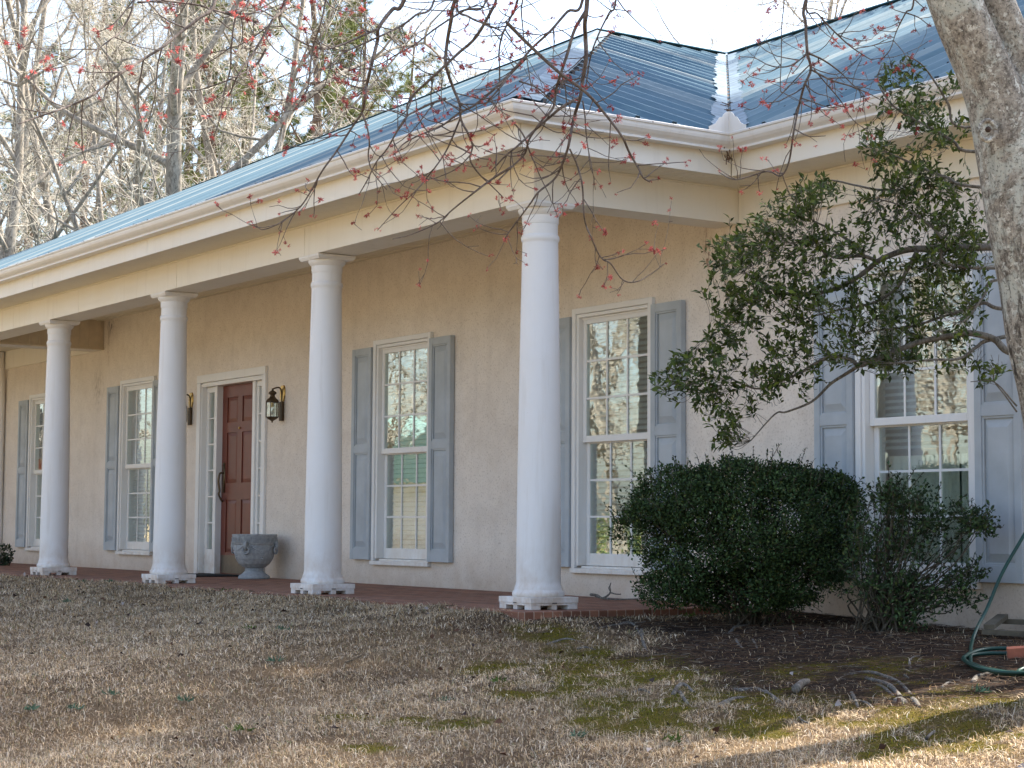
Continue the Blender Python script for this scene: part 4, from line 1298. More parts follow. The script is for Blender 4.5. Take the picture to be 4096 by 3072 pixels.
ZE = lambda pts: Z(3072, 768, pts)
EB = [
    (ZE([(1960, 475), (1700, 480), (1400, 490), (1240, 495), (1100, 530), (950, 600), (800, 720), (640, 810), (500, 860), (300, 880), (100, 870), (0, 810), (-200, 700)]), 9.6, 9.9, .022, .006),
    (ZE([(950, 600), (830, 555), (700, 560), (600, 570), (480, 520), (380, 400)]), 9.7, 9.6, .011, .004), (ZE([(830, 555), (770, 470), (620, 370), (500, 300), (380, 240), (200, 100)]), 9.7, 9.9, .010, .003),
    (ZE([(2130, 1390), (1950, 1270), (1750, 1220), (1600, 1240), (1300, 1300), (920, 1450), (790, 1500), (720, 1450), (560, 1420), (430, 1470), (280, 1560), (100, 1640), (-100, 1700), (-350, 1600)]), 9.3, 9.8, .020, .004),
    (ZE([(790, 1500), (660, 1580), (540, 1659), (380, 1810), (160, 1900), (60, 1920), (-150, 2150)]), 9.6, 9.7, .010, .003),
    (ZE([(1950, 1270), (1800, 1340), (1650, 1440), (1400, 1450), (1100, 1480)]), 9.4, 9.2, .012, .004), (ZE([(2040, 1010), (1870, 960), (1750, 1000), (1500, 1080), (1250, 1160), (900, 1200), (700, 1250)]), 9.4, 9.6, .012, .003),
    (ZE([(1980, 760), (1870, 890), (1750, 1060), (1650, 1150)]), 9.3, 9.2, .009, .003), (ZE([(1290, 510), (1200, 680), (1100, 840), (900, 960), (600, 1020), (300, 1100)]), 9.6, 9.7, .012, .003),
    (Z(3072, 0, [(1780, 1310), (1600, 1220), (1400, 1100), (1200, 1000), (1050, 880), (950, 700), (980, 560)]), 9.4, 9.5, .010, .003),
    (Z(3072, 0, [(1760, 1610), (1560, 1540), (1400, 1480), (1150, 1370), (1000, 1310), (900, 1330)]), 9.4, 9.7, .010, .003), (Z(3072, 0, [(1700, 1100), (1560, 900), (1450, 720), (1330, 560), (1200, 480)]), 9.4, 9.3, .008, .003),
    (Z(3072, 0, [(1200, 1640), (950, 1640), (750, 1600), (520, 1560), (330, 1640), (100, 1720)]), 9.7, 9.9, .007, .003), (ZE([(0, 810), (-200, 980), (-350, 1150), (-500, 1250)]), 9.9, 9.8, .006, .002),
    (ZE([(1600, 640), (1500, 400), (1350, 250), (1150, 120), (950, 60)]), 9.4, 9.5, .009, .003), (ZE([(2150, 1900), (2050, 1760), (1950, 1620), (1980, 1480)]), 9.3, 9.3, .005, .002), (ZE([(2150, 1850), (1950, 1640), (1750, 1640)]), 9.3, 9.3, .005, .002),
]
b = MB()
tk = catmull([ev0 - (0, 0, .1), (4.12, .6, .7), ray(4300, 1300, 9.4), ray(4330, 700, 9.4), ray(4250, 200, 9.4), ray(4150, -200, 9.4)], 8)
b.tube(tk, np.linspace(.075, .03, len(tk)), 12)
epart(b.build("trunk", "holly", None, smooth=True))
b = MB(); epts = []
for px, d0, d1, r0, r1 in EB:
    n = len(px); P3 = [ray(x, y, d0 + (d1 - d0) * i / (n - 1)) for i, (x, y) in enumerate(px)]
    if px[0][0] > 3790 and r0 > .0075:
        k = np.argmin(np.linalg.norm(tk - P3[0], axis=1)); P3 = [tk[k]] + P3
    Q = catmull(P3, 6); b.tube(Q, np.linspace(r0, r1, len(Q)), 7); epts.append(Q)
epart(b.build("branch", "holly", None, smooth=True))
EP = np.vstack(epts)
K = 1.8517
BLOB = [(1560, 555, 42, 60), (1610, 520, 50, 70), (1680, 485, 55, 85), (1745, 430, 50, 75), (1770, 400, 30, 30), (1690, 570, 65, 100), (1640, 640, 60, 85), (1580, 640, 50, 60), (1590, 720, 60, 85), (1545, 770, 45, 60), (1480, 790, 40, 45), (1445, 830, 35, 40), (1520, 845, 45, 60), (1570, 900, 45, 50), (1560, 945, 25, 22), (1630, 840, 45, 45),
        (1780, 545, 60, 75), (1850, 520, 50, 50), (1820, 640, 50, 45), (1750, 680, 55, 65), (1700, 740, 60, 75), (1660, 800, 45, 55), (1830, 720, 50, 55), (1900, 690, 50, 60), (1950, 740, 65, 85), (1990, 660, 55, 75), (2030, 600, 55, 75), (2080, 570, 45, 60), (2050, 500, 55, 70), (2000, 440, 65, 85), (1940, 400, 50, 55), (1910, 330, 35, 35), (1990, 350, 50, 65), (2050, 420, 55, 75),
        (1990, 250, 40, 50), (1930, 200, 40, 40), (1960, 160, 35, 28), (2040, 280, 45, 55), (1925, 480, 40, 40), (2100, 500, 35, 45), (1740, 620, 40, 40), (2000, 560, 50, 60), (2060, 690, 45, 40), (1950, 790, 45, 42), (1890, 770, 40, 40), (2060, 760, 50, 36), (2130, 810, 30, 18), (1900, 590, 45, 45), (1880, 300, 28, 20), (2100, 640, 40, 35), (1870, 450, 35, 28), (2000, 215, 30, 25), (2050, 180, 25, 14), (1800, 760, 35, 22), (1750, 820, 30, 16), (2160, 800, 20, 10)]
lp, ld, s0, s1 = [], [], [], []
r_ = np.random.default_rng(23)
for x, y, rd, cnt in BLOB:
    for _ in range(int(cnt * .70)):
        a = r_.uniform(0, 2 * math.pi); q = rd * math.sqrt(r_.random()) * (1 + .25 * r_.normal())
        tp = ray((x + q * math.cos(a)) * K, (y + q * math.sin(a)) * K, 9.55 + r_.normal(0, .22))
        dd = np.linalg.norm(EP - tp, axis=1); st = EP[np.argmin(dd + r_.uniform(0, .06, len(dd)))]
        L = np.linalg.norm(tp - st)
        if L > .22: st = tp + (st - tp) / L * r_.uniform(.12, .22)
        mid = (st + tp) / 2 + r_.normal(0, .015, 3) + np.array([0, 0, -.01])
        pts = catmull([st, mid, tp], 3)
        s0 += list(pts[:-1]); s1 += list(pts[1:])
        n = r_.integers(4, 8); dr = unit(tp - mid)
        for k in range(n):
            f = k / n; pos = tp - dr * f * .075 + r_.normal(0, .004, 3)
            out = unit(r_.normal(0, 1, 3)); out -= dr * np.dot(out, dr)
            lp.append(pos); ld.append(unit(dr * (.9 - .5 * f) + unit(out) * .8 + np.array([0, 0, .1])))
lp = np.array(lp); ld = np.array(ld); n = len(lp)
LL = r_.uniform(.030, .052, n)
nr_ = unit(r_.normal(0, .6, (n, 3)) + np.array([0, 0, 1.0]))
V, F = leaves_mesh(lp, ld, nr_, LL, LL * r_.uniform(.36, .48, n))
base = np.array([[.056, .085, .024]]) * r_.uniform(.45, 1.5, (n, 1)) + np.where(r_.random((n, 1)) < .22, np.array([[.05, .06, .005]]), 0)
epart(mesh_np("foliage", V, F, "leaf", None, np.repeat(base, 5, 0)))
V, F = segs_mesh(s0, s1, np.full(len(s0), .0016), np.full(len(s0), .0011), 3)
epart(mesh_np("twig", V, F, "holly", None, None, True))


# ------------------------------------------------------------------ clipped bushes
def make_bush(label, foot, lobes, nleaf, nstem, seed, dens_in, leafc, lmin, lmax, spray=0):
    """lobes: (dx,dy,z, rx,ry,rz) ellipsoids holding the leaf shell"""
    r_ = np.random.default_rng(seed)
    t = thing("bush", label, "bush", tuple(foot), group="evergreen bushes in front of the wall")
    TI = Matrix.Translation(-Vector(foot))
    b = MB(); ends = []
    vol = np.array([l[3] * l[4] + l[5] * l[3] for l in lobes]); vol = vol ** (1.0 if dens_in < .5 else .7); vol = vol / vol.sum()
    for k in range(nstem):
        l = lobes[r_.choice(len(lobes), p=vol)]
        d = unit(r_.normal(0, 1, 3)); d[2] = abs(d[2]) * .8
        e = foot + np.array(l[:3]) + d * np.array(l[3:]) * r_.uniform(.4, .95)
        s = foot + np.array([r_.normal(0, .06), r_.normal(0, .05), -.03])
        m1 = s + (e - s) * .35 + np.array([r_.normal(0, .04), r_.normal(0, .04), .06]); m2 = s + (e - s) * .7 + r_.normal(0, .035, 3)
        Q = catmull([s, m1, m2, e], 4)
        b.tube(Q, np.linspace(r_.uniform(.004, .009), .0016, len(Q)), 5); ends.append(Q)
    P = []; Dn = []; s0 = []; s1 = []
    cnt = 0
    while cnt < nleaf:
        li = r_.choice(len(lobes), p=vol); l = lobes[li]
        m = max(40, nleaf // 150)
        d = unit(r_.normal(0, 1, (m, 3)))
        rad = np.where(r_.random(m) < dens_in, r_.uniform(.25, 1.0, m), r_.normal(.96, .10, m))
        p = np.array(l[:3]) + d * np.array(l[3:]) * rad[:, None]
        bump = fbm(p[:, 0] * 6 + p[:, 1] * 3 + 50, p[:, 2] * 6 + 20 + p[:, 1] * 2, seed)
        keep = r_.random(m) < (sstep(bump, .30, .50) * .95 + .05 if dens_in < .5 else sstep(bump, .27, .50) * .75 + .25)
        # thin where another lobe already covers the inside
        ins = np.zeros(m, bool)
        for lj, q in enumerate(lobes):
            if lj != li: ins |= (((p - np.array(q[:3])) / np.array(q[3:])) ** 2).sum(1) < .55
        keep &= ~(ins & (r_.random(m) < (.8 if dens_in < .5 else .3))); keep &= p[:, 2] > -.02
        p = p[keep]; d = d[keep]
        P.append(p + np.array(foot)); Dn.append(d); cnt += len(p)
    P = np.vstack(P)[:nleaf]; Dn = np.vstack(Dn)[:nleaf]
    # shoots sticking out of the outline
    sp = []; sd = []
    for k in range(spray):
        i = r_.integers(len(P)); dd = unit(Dn[i] * .7 + np.array([0, 0, .55]) + r_.normal(0, .35, 3)); L = r_.uniform(.05, .14)
        s0.append(P[i] - dd * .03); s1.append(P[i] + dd * L)
        for f in np.linspace(.2, 1, r_.integers(5, 11)): sp.append(P[i] + dd * L * f); sd.append(unit(dd + r_.normal(0, .8, 3)))
    n0 = len(P)
    if spray: P = np.vstack([P, np.array(sp)]); Dn = np.vstack([Dn, np.array(sd)])
    n = len(P)
    D = unit(Dn * .6 + r_.normal(0, .65, (n, 3)) + np.array([0, 0, .25]))
    L = r_.uniform(lmin, lmax, n)
    V, F = leaves_mesh(P, D, unit(Dn * .8 + r_.normal(0, .5, (n, 3)) + np.array([0, 0, .5])), L, L * r_.uniform(.42, .6, n))
    c = np.array([leafc]) * r_.uniform(.35, 1.6, (n, 1)) + np.where(r_.random((n, 1)) < .05, np.array([[.05, .035, .008]]), 0) + np.where(r_.random((n, 1)) < .12, np.array([[.035, .05, .012]]), 0)  # last term lightens scattered leaves, putting gloss highlights into the colour
    o = mesh_np("foliage", V, F, "bushleaf", None, np.repeat(c, 5, 0)); o.parent = t; o.matrix_parent_inverse = TI
    for a_, c_ in zip(s0, s1): b.bar(a_, c_, .003, .003, (.3, .2, .9))
    o = b.build("stem", "stem", None, smooth=True); o.parent = t; o.matrix_parent_inverse = TI
    return t


f1 = on_ground(2985, 2478)
f1 = np.array([f1[0], f1[1], 0.0])
f1 = ray(2985, 2478, 11.75); f1[2] = float(gz2(f1[0], f1[1]))


def lob(foot, d, items):
    # lobes given as displayed-photo centre and size in pixels, placed at depth d + dd; radii in metres
    out = []
    for x, y, rx, rz, dd, ry in items:
        c = ray(x * K, y * K, d + dd) - foot; s = K * (d + dd) / FOC
        # the width across the view is shared by the x and y radii
        out.append((*c, rx * s, ry, rz * s))
    return out


make_bush("large dense rounded bush by the right end of the porch", f1,
          lob(f1, 11.75, [(1600, 1135, 215, 128, 0, .45), (1470, 1110, 112, 88, -.05, .32), (1735, 1110, 112, 88, .05, .36), (1600, 1060, 125, 66, 0, .30), (1400, 1150, 80, 62, -.1, .2), (1362, 1158, 44, 40, -.1, .13), (1500, 1225, 125, 72, -.1, .3), (1670, 1235, 140, 80, -.1, .34), (1790, 1170, 66, 92, 0, .24), (1575, 1040, 75, 46, 0, .2), (1690, 1045, 80, 40, 0, .22), (1440, 1275, 70, 36, -.12, .18), (1600, 1280, 120, 44, -.12, .28), (1440, 1045, 60, 38, 0, .18), (1790, 1065, 55, 42, 0, .2)]),
          72000, 60, 3, .32, (.034, .063, .020), .014, .030, 620)
f2 = ray(3520, 2512, 10.9); f2[2] = float(gz2(f2[0], f2[1]))
make_bush("thin twiggy dark green bush standing under the right-hand window, right of the large bush", f2,
          lob(f2, 10.9, [(1915, 1085, 62, 46, 0, .2), (1960, 1068, 58, 34, 0, .2), (2005, 1120, 50, 44, 0, .18), (1880, 1150, 48, 60, 0, .2), (1955, 1180, 75, 66, 0, .22), (2112, 1128, 36, 34, -.1, .12), (2045, 1185, 42, 52, 0, .15),
                         (1900, 1265, 72, 48, -.05, .22), (2000, 1275, 80, 48, -.05, .22), (1955, 1325, 78, 38, -.1, .2), (2065, 1290, 52, 34, -.1, .16), (1855, 1215, 40, 44, 0, .16), (2080, 1240, 40, 30, 0, .12)]),
          4700, 110, 5, .9, (.036, .064, .022), .019, .036, 260)
f3 = on_y(4, 2285, .95)
f3 = np.array([f3[0], f3[1], 0.0])
make_bush("small dark plant at the left edge of the porch floor", f3, [(0, 0, .14, .13, .13, .12), (.02, .0, .05, .10, .1, .06)], 420, 10, 9, .5, (.03, .05, .025), .03, .055, 0)['category'] = "plant"

# ------------------------------------------------------------------ small things
b = MB(); hp = [ray(4140, 2060, 10.35), ray(4096, 2140, 10.3), ray(4010, 2290, 10.25), ray(3950, 2430, 10.2), ray(3905, 2520, 10.1)]
c0 = on_ground(3885, 2596); c0[2] += .014; hp.append(c0)
ctr = on_ground(4050, 2668)
for k in range(44):
    a = 2.9 + k * 2 * math.pi / 17; rr = .175 + .015 * math.sin(k * .9) + .004 * k * .3
    p = ctr + rr * (1.1 * math.cos(a) * RIGHT + 1.9 * math.sin(a) * np.array([FWD[0], FWD[1], 0])); p[2] = float(gz2(p[0], p[1])) + .014 + .0045 * (k % 17) / 17 + .012 * (k // 17)
    hp.append(p)
for q in ((4075, 2700), (4180, 2715), (4400, 2700)): p = on_ground(*q); p[2] += .02; hp.append(p)
b.tube(catmull(hp, 8), .0098, 10)
tag(b.build("garden_hose", "hose", None, smooth=True), "green garden hose coiled on the bare soil and rising to the wall at right", "hose")

bp0 = on_ground(4062, 2622)
b = MB(); b.box(-.10, .10, -.048, .048, 0, .057)
o = b.build("brick", "brick", None, bevel=.004, loc=(float(bp0[0]) + .08, float(bp0[1]), float(gz2(bp0[0], bp0[1])) - .006)); o.rotation_euler = (0.05, -.08, .75)
tag(o, "single red clay brick lying beside the coiled green hose", "brick")

wf = thing("wooden_frame", "weathered grey timber frame lying against the foot of the wall behind the hose", "frame")
A, B_ = ray(3935, 2527, 10.55), ray(3992, 2484, 10.85)
rt = np.array([.93, .36, -.01])
b = MB(); b.bar(A, A + rt * .9, .055, .028); b.build("front_rail", "wood", wf)
b = MB(); b.bar(B_, B_ + rt * .9, .055, .028); b.build("back_rail", "wood", wf)
for q in (.03, .84):
    b = MB(); b.bar(A + rt * q + (0, 0, .0285), B_ + rt * q + (0, 0, .0285), .06, .026); b.build("cross_piece", "wood", wf)

b = MB()
for px, r0, r1 in ((Z7([(680, 148), (735, 155), (780, 178), (830, 152), (850, 122), (845, 80), (855, 45)]), .011, .003), (Z7([(850, 130), (890, 142), (935, 145), (938, 138)]), .006, .003), (Z7([(700, 150), (780, 180), (900, 190), (1000, 187), (1085, 185)]), .008, .004), (Z7([(850, 125), (835, 90), (850, 60)]), .004, .002)):
    Q = catmull([on_y(x, y + 6, 1.25) for x, y in px], 5); Q[:, 2] = np.maximum(Q[:, 2], .012); b.tube(Q, np.linspace(r0, r1, len(Q)), 7)
tag(b.build("fallen_branch", "root", None, smooth=True), "bare forked grey branch fallen on the porch floor against the wall", "branch")


def stick(pts, r, label, mat="root"):
    P3 = []
    for x, y in pts:
        p = on_ground(x, y); p[2] = float(gz2(p[0], p[1])) + r * 1.1 + .006; P3.append(p)
    b = MB(); Q = catmull(P3, 5) if len(P3) > 2 else np.array(P3); b.tube(Q, np.linspace(r, r * .6, len(Q)), 7)
    tag(b.build("fallen_stick", mat, None, smooth=True), label, "stick", "sticks lying on the ground")


stick(Z8([(240, 1040), (290, 1000), (345, 965)]), .022, "thick dark grey stick end on the mossy soil left of the long roots")
stick(Z8([(1370, 1420), (1400, 1380), (1440, 1350)]), .008, "short pale stick in the sunlit grass at lower right")
stick(Z8([(270, 1250), (310, 1270), (350, 1285)]), .006, "thin tan stick lying in the grass left of the sunlit patch")
stick(Z8([(640, 790), (740, 795), (860, 800)]), .005, "thin reddish twig lying on the bare soil above the roots", "stem")
stick(Z8([(1180, 880), (1215, 905)]), .006, "tiny pale stick on bare soil right of the long roots")
stick(Z(1024, 2304, [(770, 765), (850, 740), (930, 690)]), .004, "thin dark twig lying in the middle of the dry lawn", "stem")
b = MB()
pl = on_ground(3072 + 1140 * .46293, 2304 + 1105 * .46293); pl[2] = float(gz2(pl[0], pl[1]))
b.lathe([(.006, -.02), (.03, -.015), (.038, .0), (.030, .018), (.012, .028), (.003, .030)], 0, 0, 11)
o = b.build("stone", "concrete", None, smooth=True, loc=tuple(pl)); o.scale = (1.1, .8, .9); o.data.materials[0] = M["root"]; tag(o, "small pale stone between the roots at the edge of the sunlit soil", "stone")


# ------------------------------------------------------------------ dry lawn, moss, straw, leaves
def project(P):
    q = P - CAM; z = q @ FWD
    return 2048 + FOC * (q @ RIGHT) / z, 1536 - FOC * (q @ UP) / z, z


def blades(n, xr, yr, dens, hgt, wid, colours, name, mat, label, cat, seed, lean=.9, falloff=1.5):
    r_ = np.random.default_rng(seed)
    X = r_.uniform(*xr, n); Y = r_.uniform(*yr, n)
    P = np.stack([X, Y, gz2(X, Y)], 1)
    sx_, sy_, d = project(P)
    k = (sx_ > -700) & (sx_ < 4700) & (sy_ < 3350) & (d > 5)
    k &= r_.random(n) < np.clip((8.0 / d) ** falloff, 0, 1) * dens(X, Y)
    P = P[k]; d = d[k]; m = len(P)
    a = r_.uniform(0, 2 * np.pi, m); ln = np.abs(r_.normal(0, lean, m)) + .15
    dr = np.stack([np.cos(a), np.sin(a), np.zeros(m)], 1); sd = np.stack([-np.sin(a), np.cos(a), np.zeros(m)], 1)
    tw = r_.uniform(-.8, .8, m)[:, None]
    sd = unit(sd + np.array([0, 0, 1.0]) * tw)
    h = hgt[0] + (hgt[1] - hgt[0]) * r_.random(m) ** 1.5
    w = wid * r_.uniform(.6, 1.4, m) * np.clip(d / 8.5, 1, 2.4)
    l1 = unit(np.array([0, 0, 1.0]) + dr * ln[:, None] * .6); l2 = unit(np.array([0, 0, .55]) + dr * ln[:, None] * 1.6 + r_.normal(0, .3, (m, 3)))
    p0 = P - np.array([0, 0, .004]); p1 = p0 + l1 * (h * .5)[:, None]; p2 = p1 + l2 * (h * .6)[:, None]
    p2[:, 2] = np.maximum(p2[:, 2], P[:, 2] + .004)
    V = np.stack([p0 - sd * w[:, None] * .5, p0 + sd * w[:, None] * .5, p1 + sd * w[:, None] * .45, p1 - sd * w[:, None] * .45, p2], 1).reshape(-1, 3)
    bs = (np.arange(m) * 5)[:, None]
    F = np.concatenate([bs + [[0, 1, 2]], bs + [[0, 2, 3]], bs + [[3, 2, 4]]], 0)
    cs = np.array([c for c, _ in colours]); pw = np.array([q for _, q in colours]); pw = pw / pw.sum()
    big = fbm(P[:, 0] * 1.3, P[:, 1] * 1.3, 61)
    col = cs[r_.choice(len(cs), m, p=pw)] * r_.uniform(.5, 1.4, (m, 1)) * (.72 + .55 * big[:, None])
    o = mesh_np(name, V, F, mat, None, np.repeat(col, 5, 0))
    tag(o, label, cat, None, 'stuff')
    return o


def lawn_d(X, Y):
    edge = (Y < -.33 + .03 * np.sin(X * 9)) | (X > .42)
    s = soil_mask(X, Y); m = moss_mask(X, Y)
    patch = sstep(fbm(X * 3.1, Y * 3.1, 71), .22, .45) * (.25 + .75 * sstep(fbm(X * 17, Y * 17, 73, 2), .22, .48))
    return edge * (1 - .96 * s) * (1 - .93 * m) * (.25 + .75 * patch) * (Y < 1.5)


blades(2600000, (-17, 8), (-5.2, 1.5), lawn_d, (.014, .050), .0027,
       [((.68, .52, .335), 5), ((.51, .37, .225), 4), ((.77, .65, .49), 3.5), ((.40, .315, .23), 3), ((.42, .28, .13), 2), ((.24, .25, .11), .5), ((.13, .085, .05), 1.5)],
       "dry_grass", "grass", "short dormant straw coloured lawn sloping down from the porch", "grass", 101, 1.5)
blades(1000000, (-3, 7), (-4, 1.4), lambda X, Y: moss_mask(X, Y) * (Y < -.4 + 2 * (X > .45)), (.004, .014), .0035,
       [((.20, .18, .016), 4), ((.13, .14, .016), 3), ((.26, .17, .018), 2), ((.08, .085, .015), 3)], "moss", "moss", "yellow green moss cushions spread between the grass and the bare soil", "moss", 102, .5, 1.0)
# pine straw and litter lying on the bare soil
r_ = np.random.default_rng(5)
X = r_.uniform(.4, 7, 60000); Y = r_.uniform(-2.5, 1.58, 60000); k = r_.random(60000) < np.clip(soil_mask(X, Y) * .55 + .03, 0, 1); X, Y = X[k], Y[k]
m = len(X); a = r_.uniform(0, 2 * np.pi, m); L = r_.uniform(.02, .09, m) ** 1.0; z = gz2(X, Y) + .003 + r_.random(m) * .006
p0 = np.stack([X, Y, z], 1); dv = np.stack([np.cos(a), np.sin(a), r_.normal(0, .08, m)], 1) * L[:, None]
p1 = p0 + dv; p1[:, 2] = np.maximum(p1[:, 2], gz2(p1[:, 0], p1[:, 1]) + .003)
V, F = segs_mesh(p0, p1, r_.uniform(.0008, .0018, m), r_.uniform(.0006, .001, m), 3)
cs = np.array([[.13, .075, .045], [.20, .12, .07], [.09, .06, .045], [.33, .26, .18], [.26, .22, .18]])[r_.choice(5, m, p=[.38, .25, .27, .06, .04])] * r_.uniform(.45, 1.05, (m, 1))
tag(mesh_np("pine_straw", V, F, "straw", None, np.repeat(cs, 6, 0)), "brown pine needles and litter scattered over the bare soil under the bushes", "litter", None, 'stuff')
# dead leaves
N = 400
X = r_.uniform(-9, 6.5, N); Y = np.where(r_.random(N) < .75, r_.uniform(-3.8, -.45, N), r_.uniform(-1.5, 1.5, N)); k = (Y < -.45) | (X > .7); X, Y = X[k], Y[k]; n = len(X)
P = np.stack([X, Y, gz2(X, Y) + .016 + r_.random(n) * .02], 1)
D = unit(r_.normal(0, 1, (n, 3)) * np.array([1, 1, .35])); L = r_.uniform(.018, .062, n) * r_.uniform(.6, 1, n)
V, F = leaves_mesh(P, D, unit(r_.normal(0, .7, (n, 3)) + np.array([0, 0, 1.0])), L, L * r_.uniform(.5, .9, n), .3)
cs = np.array([[.055, .030, .022], [.10, .05, .03], [.19, .10, .05], [.33, .28, .25], [.05, .035, .03]])[r_.choice(5, n, p=[.34, .24, .14, .10, .18])]
tag(mesh_np("dead_leaves", V, F, "straw", None, np.repeat(cs, 5, 0)), "dark curled dead leaves scattered over the dry lawn", "leaves", None, 'stuff')
# small green weeds in the lawn
P = []; D = []; C = []
for x, y in ((300, 2834), (450, 2778), (120, 2850), (1100, 2645), (1130, 2530), (440, 2334), (330, 2332), (740, 2815), (2320, 2955), (2700, 2965), (3930, 2770), (1990, 2335 + 400), (900, 2365), (1000, 2520), (260, 2410), (1780, 2800), (2750, 2470), (960, 2930)):
    c = on_ground(x, y); c[2] = float(gz2(c[0], c[1])); g_ = np.array([.10, .16, .10]) if r_.random() < .5 else np.array([.09, .13, .03])
    for k in range(26):
        P.append(c + np.append(r_.normal(0, .022, 2), .008)); D.append(unit(r_.normal(0, 1, 3) * (1, 1, .3) + np.array([0, 0, .7]))); C.append(g_ * r_.uniform(.7, 1.3))
P = np.array(P); D = np.array(D); n = len(P); L = r_.uniform(.02, .05, n)
V, F = leaves_mesh(P, D, r_.normal(0, 1, (n, 3)), L, L * .22); tag(mesh_np("weeds", V, F, "moss", None, np.repeat(np.array(C), 5, 0)), "small green weed tufts dotted in the dry lawn", "weeds", None, 'stuff')


# ------------------------------------------------------------------ background trees
def grow_tree(seed, height, r0, nlimb, first, spread, levels=4, dens=1.0, lean=0.0, fork=False):
    r_ = np.random.default_rng(seed)
    S = {0: [], 1: []}       # thick segments, thin twigs

    def walk(p, d, ln, n, ra, rb, wob, lift, store):
        pts = [p]
        for k in range(n):
            d = unit(d + r_.normal(0, wob, 3) + np.array([0, 0, lift])); q = pts[-1] + d * ln / n
            a = ra + (rb - ra) * k / n; c = ra + (rb - ra) * (k + 1) / n
            S[store].append((pts[-1], q, a, c)); pts.append(q)
        return pts, d

    tr, _ = walk(np.array([0, 0, -.2]), np.array([lean, 0, 1.0]), height, 14, r0, r0 * .16, .045, .02, 0)
    tr = np.array(tr)
    for i in range(nlimb):
        f = first + (1 - first) * (i + r_.random()) / nlimb
        p = tr[min(13, int(f * 14))] + (tr[min(14, int(f * 14) + 1)] - tr[min(13, int(f * 14))]) * ((f * 14) % 1)
        az = i * 2.4 + r_.normal(0, .4); ang = spread * (1.1 - .5 * f) * r_.uniform(.8, 1.2)
        d = np.array([math.cos(az) * math.sin(ang), math.sin(az) * math.sin(ang), math.cos(ang)])
        L = height * .42 * (1.15 - .75 * f) * r_.uniform(.75, 1.2); rr = r0 * (.52 - .38 * f)
        lp, _ = walk(p, d, L, 9, rr, rr * .22, .12, .045, 0)
        for j in range(int(9 * dens)):
            k = r_.integers(2, 10); q = lp[k]; dd = unit(lp[min(9, k)] - lp[k - 1])
            e = unit(dd * .8 + r_.normal(0, .75, 3) + np.array([0, 0, .12])); l2 = L * r_.uniform(.22, .48) * (1.1 - k * .05)
            bp, _ = walk(q, e, l2, 6, rr * .34, rr * .08, .16, .03, 0)
            for m_ in range(int(7 * dens)):
                k2 = r_.integers(1, 7); dd2 = unit(bp[min(6, k2)] - bp[k2 - 1]); e2 = unit(dd2 * .7 + r_.normal(0, .7, 3))
                tp, _ = walk(bp[k2], e2, l2 * r_.uniform(.25, .55), 3, max(.0065, rr * .09), .0042, .2, .03, 1)
                if levels > 3:
                    for q3 in range(r_.integers(3, 7)):
                        k3 = r_.integers(1, 4); e3 = unit(unit(tp[k3] - tp[k3 - 1]) * .7 + r_.normal(0, .7, 3))
                        walk(tp[k3], e3, l2 * r_.uniform(.10, .28), 2, .0042, .0028, .25, .02, 1)
    return S


def tree_obj(name, label, seed, barkm, twigm, group, **kw):
    S = grow_tree(seed, **kw)
    t = thing(name, label, "tree", group=group)
    a = S[0]; V, F = segs_mesh([q[0] for q in a], [q[1] for q in a], [q[2] for q in a], [q[3] for q in a], 8)
    mesh_np("trunk", V, F, barkm, t, None, True)
    a = S[1]; V, F = segs_mesh([q[0] for q in a], [q[1] for q in a], [q[2] for q in a], [q[3] for q in a], 3)
    mesh_np("crown", V, F, twigm, t, None, True)
    return t


def pine_obj(label, seed, height, group, low=.35):
    r_ = np.random.default_rng(seed)
    t = thing("pine_tree", label, "tree", group=group)
    S = []
    n = 12; pts = [np.array([0, 0, -.2])]; d = np.array([0, 0, 1.0])
    for k in range(n):
        d = unit(d + r_.normal(0, .02, 3)); pts.append(pts[-1] + d * height / n); S.append((pts[-2], pts[-1], .19 * (1 - k / n * .85), .19 * (1 - (k + 1) / n * .85)))
    P = []; D = []; L = []; C = []
    for i in range(30):
        f = low + (1 - low) * (i + r_.random()) / 30; p = pts[0] + (pts[-1] - pts[0]) * f
        az = r_.uniform(0, 2 * math.pi); e = unit(np.array([math.cos(az), math.sin(az), r_.uniform(-.1, .5)])); bl = height * .20 * (1.25 - f) * r_.uniform(.6, 1.2)
        q = p; prev = p
        for s in range(5):
            e = unit(e + r_.normal(0, .15, 3) + np.array([0, 0, .05])); q = prev + e * bl / 5; S.append((prev, q, .035 * (1 - s / 6), .03 * (1 - s / 6))); prev = q
            if s >= 1:
                for c in range(5):
                    cc = q + r_.normal(0, .22, 3); S.append((q, cc, .01, .006)); od = unit(cc - q)
                    g_ = np.array([.17, .20, .065]) * r_.uniform(.7, 1.5)
                    for z in range(54):
                        dd = unit(od * .8 + r_.normal(0, .75, 3)); P.append(cc - od * r_.uniform(0, .12)); D.append(dd); L.append(r_.uniform(.12, .24)); C.append(g_)
    V, F = segs_mesh([q[0] for q in S], [q[1] for q in S], [q[2] for q in S], [q[3] for q in S], 7); mesh_np("trunk", V, F, "pinebark", t, None, True)
    P = np.array(P); D = np.array(D); L = np.array(L)
    V, F = segs_mesh(P, P + D * L[:, None], np.full(len(P), .0042), np.full(len(P), .002), 3); mesh_np("crown", V, F, "needle", t, np.repeat(np.array(C), 6, 0))
    return t


